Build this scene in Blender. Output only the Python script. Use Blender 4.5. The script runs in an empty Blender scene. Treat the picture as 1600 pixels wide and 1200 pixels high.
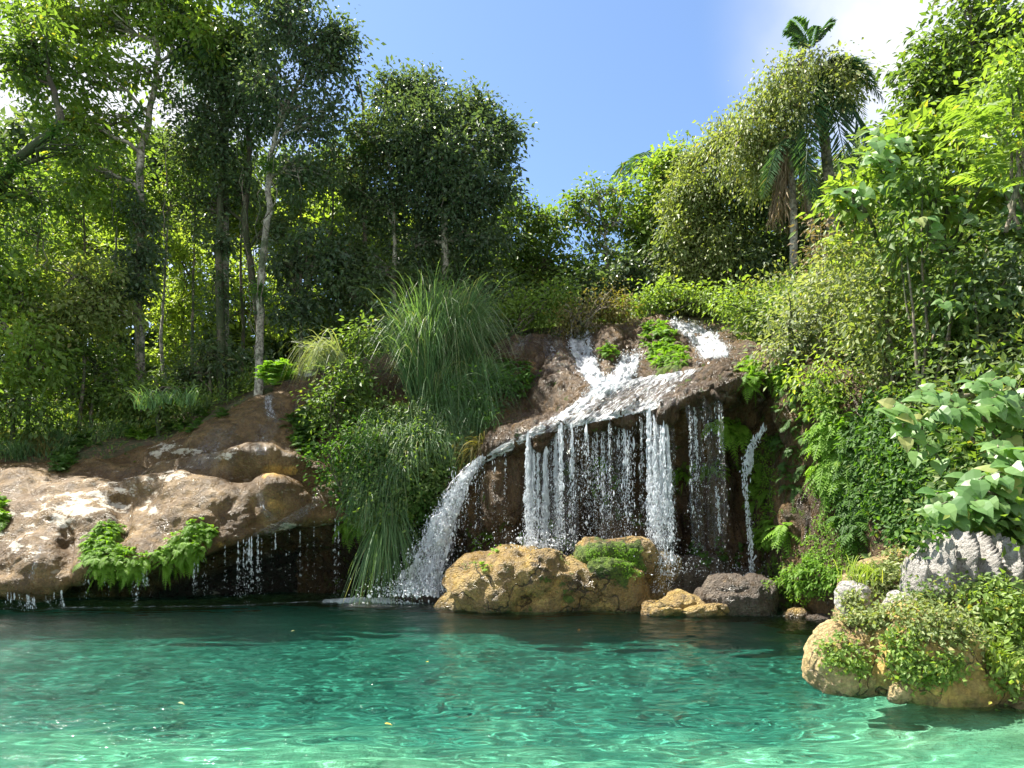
import bpy, math, numpy as np
from mathutils import Vector
# ------------------------------------------------------------------ camera / sky / sun / exposure
S = bpy.context.scene
COL = S.collection
F, HZ, CH = 1067.0, 830.0, 1.7          # focal length in px of a 1600 px wide frame, horizon row, eye height
cam = bpy.data.cameras.new('camera'); co = bpy.data.objects.new('camera', cam); COL.objects.link(co)
cam.sensor_width = 36.0; cam.lens = 36.0 * F / 1600.0
cam.shift_y = (HZ - 600.0) / 1600.0
co.location = (0, 0, CH); co.rotation_euler = (math.pi / 2, 0, 0)
cam.clip_start = 0.1; cam.clip_end = 3000
S.camera = co
SUN = Vector((-0.46, 0.16, 0.87)).normalized()
EL = math.asin(SUN.z); AZ = math.atan2(SUN.x, SUN.y)
w = bpy.data.worlds.new('World'); S.world = w; w.use_nodes = True
nt = w.node_tree; nt.nodes.clear()
out = nt.nodes.new('ShaderNodeOutputWorld'); bg = nt.nodes.new('ShaderNodeBackground')
sky = nt.nodes.new('ShaderNodeTexSky'); sky.sky_type = 'NISHITA'; sky.sun_disc = False
sky.sun_elevation = EL; sky.sun_rotation = AZ; sky.air_density = 1.0; sky.dust_density = 0.6; sky.ozone_density = 3.6
bg.inputs['Strength'].default_value = 0.15
tc = nt.nodes.new('ShaderNodeTexCoord')
def cloud_or_fill(direction, inner, outer):
    d = nt.nodes.new('ShaderNodeVectorMath'); d.operation = 'DISTANCE'
    d.inputs[1].default_value = Vector(direction).normalized()
    nt.links.new(tc.outputs['Generated'], d.inputs[0])
    r = nt.nodes.new('ShaderNodeMapRange'); r.interpolation_type = 'SMOOTHSTEP'
    r.inputs['From Min'].default_value = outer; r.inputs['From Max'].default_value = inner
    nt.links.new(d.outputs['Value'], r.inputs['Value']); return r.outputs[0]
def wmath(op, a, b):
    m = nt.nodes.new('ShaderNodeMath'); m.operation = op; m.use_clamp = op == 'ADD'
    for i, v in enumerate((a, b)):
        if isinstance(v, float): m.inputs[i].default_value = v
        else: nt.links.new(v, m.inputs[i])
    return m.outputs[0]
cl = wmath('MAXIMUM', cloud_or_fill((.1, -1, .55), .55, 1.15), wmath('MAXIMUM', cloud_or_fill(((1450 - 800) / F, 1, (830 + 40) / F), 0.03, 0.235), cloud_or_fill(((0 - 800) / F, 1, (830 - 230) / F), 0.05, 0.42)))  # first term is an unseen bright cloud added behind the camera as fill light
ns = nt.nodes.new('ShaderNodeTexNoise'); ns.inputs['Scale'].default_value = 5.0; ns.inputs['Detail'].default_value = 8
nt.links.new(tc.outputs['Generated'], ns.inputs['Vector'])
nr = nt.nodes.new('ShaderNodeMapRange'); nr.inputs['From Min'].default_value = 0.3; nr.inputs['From Max'].default_value = 0.62
nt.links.new(ns.outputs['Fac'], nr.inputs['Value'])
cm = wmath('MULTIPLY', wmath('ADD', cl, wmath('MULTIPLY', cl, wmath('SUBTRACT', nr.outputs[0], 0.5))), 1.0)
mx = nt.nodes.new('ShaderNodeMix'); mx.data_type = 'RGBA'
nt.links.new(cm, mx.inputs['Factor'])
hs = nt.nodes.new('ShaderNodeHueSaturation'); hs.inputs['Saturation'].default_value = 1.02; hs.inputs['Value'].default_value = 0.49
nt.links.new(sky.outputs[0], hs.inputs['Color']); nt.links.new(hs.outputs[0], mx.inputs['A'])
mx.inputs['B'].default_value = (2.15, 2.2, 2.35, 1)
nt.links.new(mx.outputs['Result'], bg.inputs['Color']); nt.links.new(bg.outputs[0], out.inputs['Surface'])
sl = bpy.data.lights.new('sun', 'SUN'); sl.energy = 5.0; sl.angle = math.radians(0.5); sl.color = (1.0, 0.94, 0.83)
so = bpy.data.objects.new('sun', sl); COL.objects.link(so); so.rotation_euler = SUN.to_track_quat('Z', 'Y').to_euler()
S.view_settings.view_transform = 'Standard'; S.view_settings.look = 'None'; S.view_settings.gamma = 1.0
S.view_settings.use_curve_mapping = False
S.view_settings.exposure = 1.88
S.cycles.max_bounces = 7; S.cycles.transparent_max_bounces = 24; S.cycles.transmission_bounces = 6
S.cycles.diffuse_bounces = 3; S.cycles.glossy_bounces = 3; S.cycles.sample_clamp_indirect = 6.0

# ------------------------------------------------------------------ helpers
RNG = np.random.default_rng(7)
A = np.array
def W(px, py, d):
    px, py, d = np.broadcast_arrays(np.asarray(px, float), np.asarray(py, float), np.asarray(d, float))
    return np.stack([(px - 800) / F * d, d, CH + (HZ - py) / F * d], -1)
def to_px(P):
    d = np.maximum(P[..., 1], 0.2)
    return P[..., 0] / d * F + 800, HZ - (P[..., 2] - CH) / d * F
def _h(i, j, k, s):
    n = (i * 374761393 + j * 668265263 + k * 2147483647 + s * 974634777) & 0xffffffff
    n = ((n ^ (n >> 13)) * 1274126177) & 0xffffffff
    n = ((n ^ (n >> 16)) * 2246822519) & 0xffffffff
    return ((n ^ (n >> 15)) & 0xffff) / 32767.5 - 1.0
def vnoise(P, s=0):
    P = np.asarray(P, float); i = np.floor(P).astype(np.int64); f = P - i; f = f * f * (3 - 2 * f)
    r = 0
    for a in (0, 1):
        wa = f[..., 0] if a else 1 - f[..., 0]
        for b in (0, 1):
            wb = f[..., 1] if b else 1 - f[..., 1]
            for c in (0, 1):
                wc = f[..., 2] if c else 1 - f[..., 2]
                r = r + wa * wb * wc * _h(i[..., 0] + a, i[..., 1] + b, i[..., 2] + c, s)
    return r
def fbm(P, o=4, s=0, g=0.5):
    P = np.asarray(P, float); r = 0; a = 1.0
    for k in range(o): r = r + a * vnoise(P * 2.03 ** k + 17.3 * k, s + k); a *= g
    return r
def billow(P, o=3, s=0):
    P = np.asarray(P, float); r = 0; a = 1.0
    for k in range(o): r = r + a * (1 - 2.2 * np.exp(-np.abs(vnoise(P * 2.1 ** k + 9.1 * k, s + k)) * 5)); a *= 0.5
    return r
def sm(a, b, x): t = np.clip((x - a) / (b - a), 0, 1); return t * t * (3 - 2 * t)
def unit(v): return v / np.maximum(np.linalg.norm(v, axis=-1, keepdims=True), 1e-9)

def mk(name, V, Fc, mat, parent=None, smooth=False, attrs=None, uv=None):
    """one mesh object from vertex array V and a list of face arrays"""
    V = np.asarray(V, np.float32).reshape(-1, 3)
    if not isinstance(Fc, (list, tuple)): Fc = [Fc]
    Fc = [np.asarray(f, np.int32) for f in Fc if len(f)]
    me = bpy.data.meshes.new(name)
    nl = sum(f.size for f in Fc); npoly = sum(len(f) for f in Fc)
    me.vertices.add(len(V)); me.vertices.foreach_set('co', V.ravel())
    me.loops.add(nl); me.loops.foreach_set('vertex_index', np.concatenate([f.ravel() for f in Fc]))
    me.polygons.add(npoly)
    tot = np.concatenate([np.full(len(f), f.shape[1], np.int32) for f in Fc])
    st = np.concatenate([[0], np.cumsum(tot)[:-1]]).astype(np.int32)
    me.polygons.foreach_set('loop_start', st)
    me.polygons.foreach_set('use_smooth', np.full(npoly, smooth, bool))
    if attrs:
        for k, v in attrs.items():
            a = me.attributes.new(k, 'FLOAT', 'POINT'); a.data.foreach_set('value', np.asarray(v, np.float32).ravel())
    me.update(calc_edges=True); me.materials.append(mat)
    o = bpy.data.objects.new(name, me); COL.objects.link(o)
    if parent is not None: o.parent = parent
    return o
def tag(o, label, cat=None, group=None, kind=None):
    o['label'] = label
    if cat: o['category'] = cat
    if group: o['group'] = group
    if kind: o['kind'] = kind
    return o
def empty(name, loc, label, cat, group=None):
    o = bpy.data.objects.new(name, None); COL.objects.link(o); o.location = loc; o.empty_display_size = .2
    return tag(o, label, cat, group)
def child(name, V, Fc, mat, root, **k):
    return mk(name, np.asarray(V).reshape(-1, 3) - A(root.location), Fc, mat, root, **k)
def solid(name, V, Fc, mat, **k):
    """a single-mesh thing whose origin is at its base"""
    V = np.asarray(V).reshape(-1, 3); b = A([V[:, 0].mean(), V[:, 1].mean(), V[:, 2].min()])
    o = mk(name, V - b, Fc, mat, **k); o.location = b; return o
class Acc:
    def __init__(s): s.V = []; s.T = []; s.Q = []; s.R = []; s.n = 0
    def add(s, V, T=None, Q=None, R=None):
        V = np.asarray(V).reshape(-1, 3)
        if T is not None and len(T): s.T.append(np.asarray(T) + s.n)
        if Q is not None and len(Q): s.Q.append(np.asarray(Q) + s.n)
        s.V.append(V); s.R.append(np.zeros(len(V)) if R is None else np.asarray(R).ravel()); s.n += len(V)
    def data(s):
        f = []
        if s.T: f.append(np.concatenate(s.T))
        if s.Q: f.append(np.concatenate(s.Q))
        return np.concatenate(s.V), f, np.concatenate(s.R)
    def child(s, name, mat, root, smooth=False):
        V, f, R = s.data(); return child(name, V, f, mat, root, smooth=smooth, attrs={'rnd': R})
    def solid(s, name, mat, smooth=False):
        V, f, R = s.data(); return solid(name, V, f, mat, smooth=smooth, attrs={'rnd': R})
def grid_faces(n, m):
    i = np.arange(n - 1)[:, None] * m + np.arange(m - 1)[None]
    return np.stack([i, i + m, i + m + 1, i + 1], -1).reshape(-1, 4)

# ------------------------------------------------------------------ materials
class NM:
    def __init__(s, name):
        s.m = bpy.data.materials.new(name); s.m.use_nodes = True; s.t = s.m.node_tree; s.t.nodes.clear()
        s.out = s.t.nodes.new('ShaderNodeOutputMaterial'); s.tc = s.t.nodes.new('ShaderNodeTexCoord').outputs['Object']
        g = s.t.nodes.new('ShaderNodeNewGeometry'); s.geo = g
    def n(s, t, **k):
        x = s.t.nodes.new('ShaderNode' + t)
        for a, v in k.items(): setattr(x, a, v)
        return x
    def put(s, sock, v):
        if isinstance(v, bpy.types.NodeSocket): s.t.links.new(v, sock)
        elif isinstance(v, (tuple, list)) and len(v) == 3 and sock.type == 'RGBA': sock.default_value = (*v, 1)
        else: sock.default_value = v
    def vec(s, sc): 
        m = s.n('VectorMath', operation='MULTIPLY'); s.put(m.inputs[0], s.geo.outputs['Position']); m.inputs[1].default_value = sc; return m.outputs[0]
    def noise(s, scale, detail=5, rough=.55, vec=None, dist=0.0):
        x = s.n('TexNoise'); x.inputs['Scale'].default_value = scale; x.inputs['Detail'].default_value = detail
        x.inputs['Roughness'].default_value = rough; x.inputs['Distortion'].default_value = dist
        s.put(x.inputs['Vector'], vec if vec is not None else s.geo.outputs['Position']); return x.outputs['Fac']
    def vor(s, scale, vec=None, feature='F1'):
        x = s.n('TexVoronoi', feature=feature); x.inputs['Scale'].default_value = scale
        s.put(x.inputs['Vector'], vec if vec is not None else s.geo.outputs['Position']); return x.outputs['Distance']
    def ramp(s, v, a, b, lo=0.0, hi=1.0):
        x = s.n('MapRange', interpolation_type='SMOOTHSTEP'); s.put(x.inputs['Value'], v)
        for k, q in zip(('From Min', 'From Max', 'To Min', 'To Max'), (a, b, lo, hi)): x.inputs[k].default_value = q
        return x.outputs[0]
    def mix(s, f, a, b, blend='MIX'):
        x = s.n('Mix', data_type='RGBA', blend_type=blend); s.put(x.inputs['Factor'], f); s.put(x.inputs['A'], a); s.put(x.inputs['B'], b)
        return x.outputs['Result']
    def math(s, op, a, b=0.0, clamp=False):
        x = s.n('Math', operation=op); x.use_clamp = clamp; s.put(x.inputs[0], a); s.put(x.inputs[1], b); return x.outputs[0]
    def attr(s, name): return s.n('Attribute', attribute_name=name).outputs['Fac']
    def bump(s, h, dist, strength=1.0, normal=None):
        x = s.n('Bump'); x.inputs['Distance'].default_value = dist; x.inputs['Strength'].default_value = strength; s.put(x.inputs['Height'], h)
        if normal is not None: s.put(x.inputs['Normal'], normal)
        return x.outputs[0]
    def done(s, sh): s.t.links.new(sh, s.out.inputs['Surface']); return s.m

def leaf_mat(name, c1, c2, c3, tr=0.45, rough=0.5, spec=0.35):
    m = NM(name); r = m.attr('rnd'); c1, c2, c3 = [(q[0] * 1.15, q[1] * .97, q[2] * 1.4) if q[1] > q[0] else q for q in (c1, c2, c3)]
    oi = m.n('ObjectInfo').outputs['Random']
    c = m.mix(m.ramp(r, 0.0, 0.8), c1, c2); c = m.mix(m.ramp(r, 0.93, 0.97), c, c3)
    big = m.noise(0.55, 3); c = m.mix(m.ramp(big, .4, .62, 0, .55), c, m.mix(.6, c, c2))
    p = m.n('BsdfPrincipled'); m.put(p.inputs['Base Color'], c); p.inputs['Roughness'].default_value = rough
    p.inputs['Specular IOR Level'].default_value = spec
    t = m.n('BsdfTranslucent'); m.put(t.inputs['Color'], m.mix(1.0, c, (1.7, 1.75, .55), 'MULTIPLY'))
    x = m.n('MixShader'); x.inputs[0].default_value = tr; m.put(x.inputs[1], p.outputs[0]); m.put(x.inputs[2], t.outputs[0])
    return m.done(x.outputs[0])
M = {}
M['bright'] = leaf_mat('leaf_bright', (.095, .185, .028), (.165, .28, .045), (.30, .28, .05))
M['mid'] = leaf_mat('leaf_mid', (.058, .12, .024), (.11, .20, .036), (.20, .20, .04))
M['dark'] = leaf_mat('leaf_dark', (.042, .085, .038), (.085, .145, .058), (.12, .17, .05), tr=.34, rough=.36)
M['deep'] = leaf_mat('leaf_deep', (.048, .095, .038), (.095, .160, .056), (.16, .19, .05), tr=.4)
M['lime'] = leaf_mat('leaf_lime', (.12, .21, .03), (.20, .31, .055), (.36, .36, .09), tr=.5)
M['vine'] = leaf_mat('leaf_vine', (.10, .17, .038), (.19, .26, .07), (.28, .24, .10), tr=.4)
M['silver'] = leaf_mat('leaf_silver', (.13, .20, .07), (.22, .29, .12), (.34, .34, .16), tr=.4)
M['big'] = leaf_mat('leaf_big', (.075, .19, .04), (.14, .28, .065), (.28, .34, .09), tr=.42, rough=.42, spec=.5)
M['fern'] = leaf_mat('leaf_fern', (.075, .19, .014), (.14, .30, .022), (.20, .32, .03), tr=.45, rough=.55, spec=.3)
M['ferndark'] = leaf_mat('leaf_fern_dark', (.035, .10, .014), (.07, .17, .022), (.14, .22, .03), tr=.45, rough=.55, spec=.3)
M['grass'] = leaf_mat('grass_blade', (.06, .15, .045), (.13, .25, .08), (.36, .36, .18), tr=.4, rough=.45)
M['dry'] = leaf_mat('leaf_dry', (.10, .085, .03), (.17, .15, .05), (.24, .18, .08), tr=.35, rough=.6, spec=.2)
M['palm'] = leaf_mat('leaf_palm', (.03, .085, .03), (.06, .14, .045), (.20, .17, .08), tr=.35, rough=.3)
M['dead'] = leaf_mat('leaf_dead', (.16, .12, .075), (.26, .20, .13), (.34, .27, .18), tr=.2, rough=.8, spec=.1)
M['litter'] = leaf_mat('leaf_litter', (.45, .16, .02), (.5, .35, .05), (.5, .4, .1), tr=.2)

def bark_mat(name, c1, c2, moss=.35):
    m = NM(name); v = m.vec((1, 1, .35))
    c = m.mix(m.ramp(m.noise(3.5, 6, vec=v), .38, .6), c1, c2)
    c = m.mix(m.ramp(m.noise(5, 5, .7), .48, .54, 0, .8), c, m.mix(.5, c, (.04, .035, .025)))
    c = m.mix(m.ramp(m.noise(14, 4), .5, .6, 0, .7), c, (.04, .033, .025))
    c = m.mix(m.ramp(m.noise(1.4, 5), .62 - moss * .5, .72 - moss * .4, 0, .85), c, (.035, .055, .018))
    p = m.n('BsdfPrincipled'); m.put(p.inputs['Base Color'], c); p.inputs['Roughness'].default_value = .85
    m.put(p.inputs['Normal'], m.bump(m.noise(9, 8, vec=v), .05, .9)); return m.done(p.outputs[0])
M['bark_pale'] = bark_mat('bark_pale', (.30, .27, .22), (.42, .39, .33), .2)
M['bark_dark'] = bark_mat('bark_dark', (.07, .055, .04), (.14, .115, .085), .5)
M['bark_mid'] = bark_mat('bark_mid', (.16, .125, .09), (.27, .225, .17), .4)

def rock_mat(name, c1, c2, crack=0.0, bd=.07, spec=.5, ochre=(.36, .22, .05), mossc=(.075, .12, .014), pit=1.0, rlo=.22, rhi=.7, dark=(.045, .032, .022), wetness=.5, moss_bias=0.0, stretch=(1, 1, 1)):
    m = NM(name); v = m.vec(stretch)
    big = m.noise(.9, 6, .6, vec=v, dist=.4); med = m.noise(4.5, 8, .62, vec=v); fine = m.noise(26, 6, .7)
    c = m.mix(m.ramp(big, .38, .62), c1, c2)
    c = m.mix(m.ramp(med, .35, .68, 0, .75), c, m.mix(.5, dark, c1))
    oc = m.math('ADD', m.attr('ochre'), m.ramp(m.noise(1.7, 7, .65), .5, .8, -.45, .30))
    c = m.mix(m.ramp(oc, .3, .75), c, m.mix(m.ramp(med, .35, .6), ochre, (ochre[0] * 1.35, ochre[1] * 1.3, ochre[2] * 1.3)))
    streak = m.noise(3.2, 6, .6, vec=m.vec((2.0, 2.0, .35)))
    wet = m.math('ADD', m.attr('wet'), m.ramp(streak, .42, .68, -.2, .5 * wetness + .2), clamp=True)  # wet covers wet rock and the painted cave shade under lip and spur
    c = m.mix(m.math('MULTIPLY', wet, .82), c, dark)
    c = m.mix(m.ramp(m.attr('wet'), .75, 1.25, 0, .9), c, (.006, .006, .005))  # highest mask values go near black, painting in the cave's shade
    c = m.mix(m.ramp(fine, .42, .62, 0, .5), c, m.mix(.7, c, (.02, .015, .01)))
    pale_or_sun = m.math('ADD', m.attr('pale'), m.ramp(m.noise(2.4, 9, .72, vec=m.vec((1, 1, 2.2))), .42, .66, -.5, .38))
    c = m.mix(m.ramp(pale_or_sun, .25, .62, 0, .75), c, (.62, .57, .47))  # random pale tone; on the mound the mask adds painted sunlit patches
    mo = m.math('ADD', m.attr('moss'), m.ramp(m.noise(2.6, 8, .7), .40, .72, -.55, .5 + moss_bias))
    mf = m.ramp(mo, .30, .55)
    mc = m.mix(m.ramp(m.noise(9, 5, .7), .35, .65), (mossc[0] * .55, mossc[1] * .6, mossc[2] * .6), (mossc[0] * 1.7, mossc[1] * 1.6, mossc[2] * 1.5))
    c = m.mix(mf, c, mc)
    pits = m.vor(17, vec=v); pits2 = m.vor(43)
    c = m.mix(m.ramp(pits, .0, .26, .55 * pit, 0), c, dark)
    h = m.math('ADD', m.math('MULTIPLY', m.ramp(pits, 0, .5), .45 * pit), m.math('ADD', m.math('MULTIPLY', fine, .8), m.math('MULTIPLY', pits2, .35 * pit)))
    h = m.math('ADD', h, m.math('MULTIPLY', m.noise(7, 8, .7, vec=v), 1.6))
    h = m.math('ADD', h, m.math('MULTIPLY', mf, m.math('MULTIPLY', m.noise(38, 4, .7), 1.4)))
    if crack:
        wv = m.n('VectorMath', operation='ADD'); m.put(wv.inputs[0], m.geo.outputs['Position']); nn = m.n('TexNoise'); nn.inputs['Scale'].default_value = 2.2; nn.inputs['Detail'].default_value = 5
        m.put(nn.inputs['Vector'], m.geo.outputs['Position']); m.put(wv.inputs[1], nn.outputs['Color'])
        ck = m.ramp(m.vor(crack, vec=wv.outputs[0], feature='DISTANCE_TO_EDGE'), 0, .035); brk = m.ramp(m.noise(1.3, 4), .45, .6); ck = m.math('MAXIMUM', ck, brk)
        c = m.mix(m.math('MULTIPLY', m.math('SUBTRACT', 1.0, ck), .8), c, (.03, .022, .014)); h = m.math('ADD', h, m.math('MULTIPLY', ck, 1.5))
    p = m.n('BsdfPrincipled'); m.put(p.inputs['Base Color'], c)
    r = m.ramp(m.noise(5, 6), .35, .65, rlo, rhi); r = m.math('ADD', r, m.math('MULTIPLY', mf, .5), clamp=True)
    r = m.math('SUBTRACT', r, m.math('MULTIPLY', wet, .15), clamp=True)
    m.put(p.inputs['Roughness'], m.math('MAXIMUM', r, .13)); p.inputs['Specular IOR Level'].default_value = spec
    m.put(p.inputs['Normal'], m.bump(h, bd, 1.0)); return m.done(p.outputs[0])
M['trav'] = rock_mat('travertine', bd=.035, pit=.6, spec=.3, dark=(.04, .026, .012), c1=(.105, .060, .020), c2=(.22, .14, .055), wetness=.45, moss_bias=-.35)
M['cliff'] = rock_mat('wet_cliff_rock', (.075, .043, .017), (.165, .10, .04), spec=.32, ochre=(.26, .15, .04), wetness=.7, moss_bias=.14, stretch=(1, 1, .45))
M['gold'] = rock_mat('golden_rock', (.26, .165, .05), (.46, .32, .10), crack=1.1, ochre=(.42, .28, .06), wetness=.25, moss_bias=-.05)
M['darkrock'] = rock_mat('dark_wet_rock', (.10, .075, .055), (.17, .135, .10), wetness=.9, moss_bias=-.3)
M['cream'] = rock_mat('cream_rock', (.36, .25, .10), (.58, .45, .22), crack=1.8, ochre=(.46, .32, .09), wetness=.0, moss_bias=-.15, pit=.5, rlo=.5, rhi=.8)
M['grey'] = rock_mat('grey_limestone', (.44, .42, .39), (.60, .57, .53), wetness=.15, moss_bias=-.5, pit=.5, rlo=.6, rhi=.9, dark=(.09, .08, .07))

def ground_mat():
    m = NM('ground')
    z = m.n('SeparateXYZ'); m.put(z.inputs[0], m.geo.outputs['Position']); z = z.outputs['Z']
    c = m.mix(m.ramp(m.noise(2.2, 7), .35, .6), (.075, .05, .028), (.045, .062, .018))
    c = m.mix(m.ramp(m.noise(9, 6), .5, .65), c, (.16, .11, .05))
    b = m.mix(m.ramp(m.noise(.55, 6, dist=.5), .36, .6), (.33, .36, .24), (.62, .62, .46))
    b = m.mix(m.ramp(m.noise(2.6, 7, .65, dist=.6), .45, .56, 0, .8), b, (.16, .19, .11))
    b = m.mix(m.ramp(m.vor(1.9, feature='SMOOTH_F1'), .1, .5, .4, 0), b, (.72, .70, .55))
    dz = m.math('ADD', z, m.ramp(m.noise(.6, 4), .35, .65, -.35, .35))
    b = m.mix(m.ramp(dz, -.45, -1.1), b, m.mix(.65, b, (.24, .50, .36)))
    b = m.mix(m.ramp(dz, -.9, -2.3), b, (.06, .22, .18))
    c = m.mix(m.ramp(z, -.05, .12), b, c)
    p = m.n('BsdfPrincipled'); m.put(p.inputs['Base Color'], c); p.inputs['Roughness'].default_value = .9
    m.put(p.inputs['Normal'], m.bump(m.noise(4, 8, .65), .25, .8)); return m.done(p.outputs[0])
M['ground'] = ground_mat()

def water_mat():
    m = NM('pool_water')
    v2 = m.vec((1.2, 2.2, 1))
    nb = m.bump(m.noise(7, 4, .6, vec=v2, dist=.4), .026, 1.0)
    fr = m.n('Fresnel'); fr.inputs['IOR'].default_value = 1.33; m.put(fr.inputs['Normal'], nb)
    g = m.n('BsdfGlossy'); g.inputs['Roughness'].default_value = .06; m.put(g.inputs['Normal'], nb)
    t = m.n('BsdfRefraction'); t.inputs['Color'].default_value = (.62, .93, .85, 1); t.inputs['IOR'].default_value = 1.33; t.inputs['Roughness'].default_value = 0
    x = m.n('MixShader'); m.put(x.inputs[0], fr.outputs[0]); m.put(x.inputs[1], t.outputs[0]); m.put(x.inputs[2], g.outputs[0])
    return m.done(x.outputs[0])
M['water'] = water_mat()
def foam_mat(name, holes=True):
    m = NM(name)
    p = m.n('BsdfPrincipled'); p.inputs['Base Color'].default_value = (.70, .73, .76, 1); p.inputs['Roughness'].default_value = .25
    p.inputs['Specular IOR Level'].default_value = .6
    t = m.n('BsdfTranslucent'); t.inputs['Color'].default_value = (.72, .76, .80, 1)
    x = m.n('MixShader'); x.inputs[0].default_value = .35; m.put(x.inputs[1], p.outputs[0]); m.put(x.inputs[2], t.outputs[0])
    if not holes: return m.done(x.outputs[0])
    cx = m.n('CombineXYZ'); m.put(cx.inputs[0], m.attr('fu')); m.put(cx.inputs[1], m.attr('fv'))
    a = m.noise(9, 7, .7, vec=cx.outputs[0], dist=.6); b = m.noise(3, 4, .6, vec=cx.outputs[0])
    a = m.math('ADD', m.math('MULTIPLY', a, .7), m.math('MULTIPLY', b, .3))
    a = m.math('ADD', a, m.math('MULTIPLY', m.attr('dens'), .4))
    al = m.ramp(a, .64, .80)
    m.put(p.inputs['Normal'], m.bump(a, .08, 1.0))
    gl = m.n('BsdfGlossy'); gl.inputs['Roughness'].default_value = .08; m.put(gl.inputs['Normal'], m.bump(a, .15, 1.0))
    tr = m.n('BsdfTransparent'); y0 = m.n('MixShader'); y0.inputs[0].default_value = .08
    m.put(y0.inputs[1], tr.outputs[0]); m.put(y0.inputs[2], gl.outputs[0])
    y = m.n('MixShader'); m.put(y.inputs[0], al); m.put(y.inputs[1], y0.outputs[0]); m.put(y.inputs[2], x.outputs[0])
    return m.done(y.outputs[0])
M['foam'] = foam_mat('white_water'); M['drop'] = foam_mat('water_drops', False)

# ------------------------------------------------------------------ terrain
BANK = A([(-60, 10), (-25, 15), (-13.5, 17.8), (-11.6, 18.5), (-9, 19.3), (-7.6, 20.3), (-6.3, 21), (-3.7, 20.5), (-.8, 20.5), (2, 21.5), (4.1, 22),
          (5.8, 21.5), (6.6, 19.5), (6.9, 17), (7.1, 15), (7.0, 13), (6.6, 11), (6.1, 9.7), (5.2, 8.8), (5.0, 7.6), (5.3, 6.4), (6, 5.5), (7.2, 4), (9, 0), (14, -12), (0, -22), (-30, -16), (-60, -5)])
def bank_sd(x, y):
    P = BANK; Q = np.roll(P, -1, 0); best = np.full(x.shape, 1e9); inside = np.zeros(x.shape, bool)
    for a, b in zip(P, Q):
        e = b - a; t = np.clip(((x - a[0]) * e[0] + (y - a[1]) * e[1]) / (e @ e), 0, 1)
        best = np.minimum(best, np.hypot(x - a[0] - t * e[0], y - a[1] - t * e[1]))
        c = ((a[1] > y) != (b[1] > y)) & (x < (b[0] - a[0]) * (y - a[1]) / (b[1] - a[1] + 1e-12) + a[0]); inside ^= c
    return np.where(inside, -best, best)
LC = [tuple(W(*q)) for q in ((0, 722, 17.9), (130, 712, 18.6), (300, 668, 19.4), (400, 612, 20.4), (480, 588, 21.1), (600, 560, 20.6), (760, 545, 20.6),
      (900, 512, 21.6), (1000, 503, 22.1), (1090, 520, 21.6), (1180, 545, 17.2), (1250, 555, 15.3), (1330, 600, 13.2), (1420, 650, 11.3), (1520, 740, 9.8), (1580, 850, 8.9))]
LC += [(-14, 24, 5.5), (-6, 26, 7.5), (2, 27, 9.5), (8, 27, 11), (12, 20, 10), (9, 15, 7.5), (9, 11, 5), (8, 7, 2.6), (14, 8, 7), (22, 20, 15), (20, 5, 8), (-28, 24, 5), (-25, 45, 9), (0, 45, 13), (20, 45, 19), (-40, 16, 3.5), (-55, 60, 10), (60, 60, 30), (0, 90, 20), (-60, -10, 2), (30, -10, 6), (10, -25, 2), (-30, -30, 2), (60, 0, 16), (9, 0, 1.5), (6.5, 5.3, .5), (0, -26, 1.5)]
LC = A(LC)
def _tps(r2): return np.where(r2 > 1e-9, r2 * np.log(r2 + 1e-12), 0)
_n = len(LC); _K = _tps(((LC[:, None, :2] - LC[None, :, :2]) ** 2).sum(-1)) + np.eye(_n) * .5
_P = np.c_[np.ones(_n), LC[:, :2]]; _w = np.linalg.solve(np.block([[_K, _P], [_P.T, np.zeros((3, 3))]]), np.r_[LC[:, 2], 0, 0, 0])
def land(x, y):
    x = np.asarray(x, float); y = np.asarray(y, float)
    xc = np.clip(x, -60, 60); yc = np.clip(y, -30, 90)
    r2 = (xc[..., None] - LC[:, 0]) ** 2 + (yc[..., None] - LC[:, 1]) ** 2
    return _tps(r2) @ _w[:_n] + _w[_n] + _w[_n + 1] * xc + _w[_n + 2] * yc
def ground_z(x, y):
    x = np.asarray(x, float); y = np.asarray(y, float); s = bank_sd(x, y)
    P = np.stack([x, y, 0 * x], -1)
    bed = -1.15 - 2.0 * sm(5.0, 11.5, y) + .25 * fbm(P * .45, 3, 3)
    bed = bed + 1.3 * sm(2.4, 6.0, x) * sm(12, 6, y) + .5 * sm(5, 2, y)
    bed = np.minimum(bed, -.12) * sm(0, -1.2, s) - .12 * sm(-1.2, 0, s) * (y < 9.5) + (-2.5) * sm(-1.2, 0, s) * (y >= 9.5)
    lz = land(x, y) + .22 * fbm(P * .5, 3, 5)
    t = sm(-.1, .55, s); return bed * (1 - t) + lz * t
def axis(lo, hi, n1, far, n2):
    a = np.linspace(lo, hi, n1); q = np.linspace(0, 1, n2)[1:] ** 2
    return np.r_[(lo - q * far)[::-1], a, hi + q * far]
gx = axis(-22, 20, 260, 700, 30); gy = axis(1, 36, 240, 900, 30)
GX, GY = np.meshgrid(gx, gy, indexing='ij')
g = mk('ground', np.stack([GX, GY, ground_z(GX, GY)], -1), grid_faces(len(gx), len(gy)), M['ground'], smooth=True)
tag(g, 'forest floor and pale pool bed', kind='structure')
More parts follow.
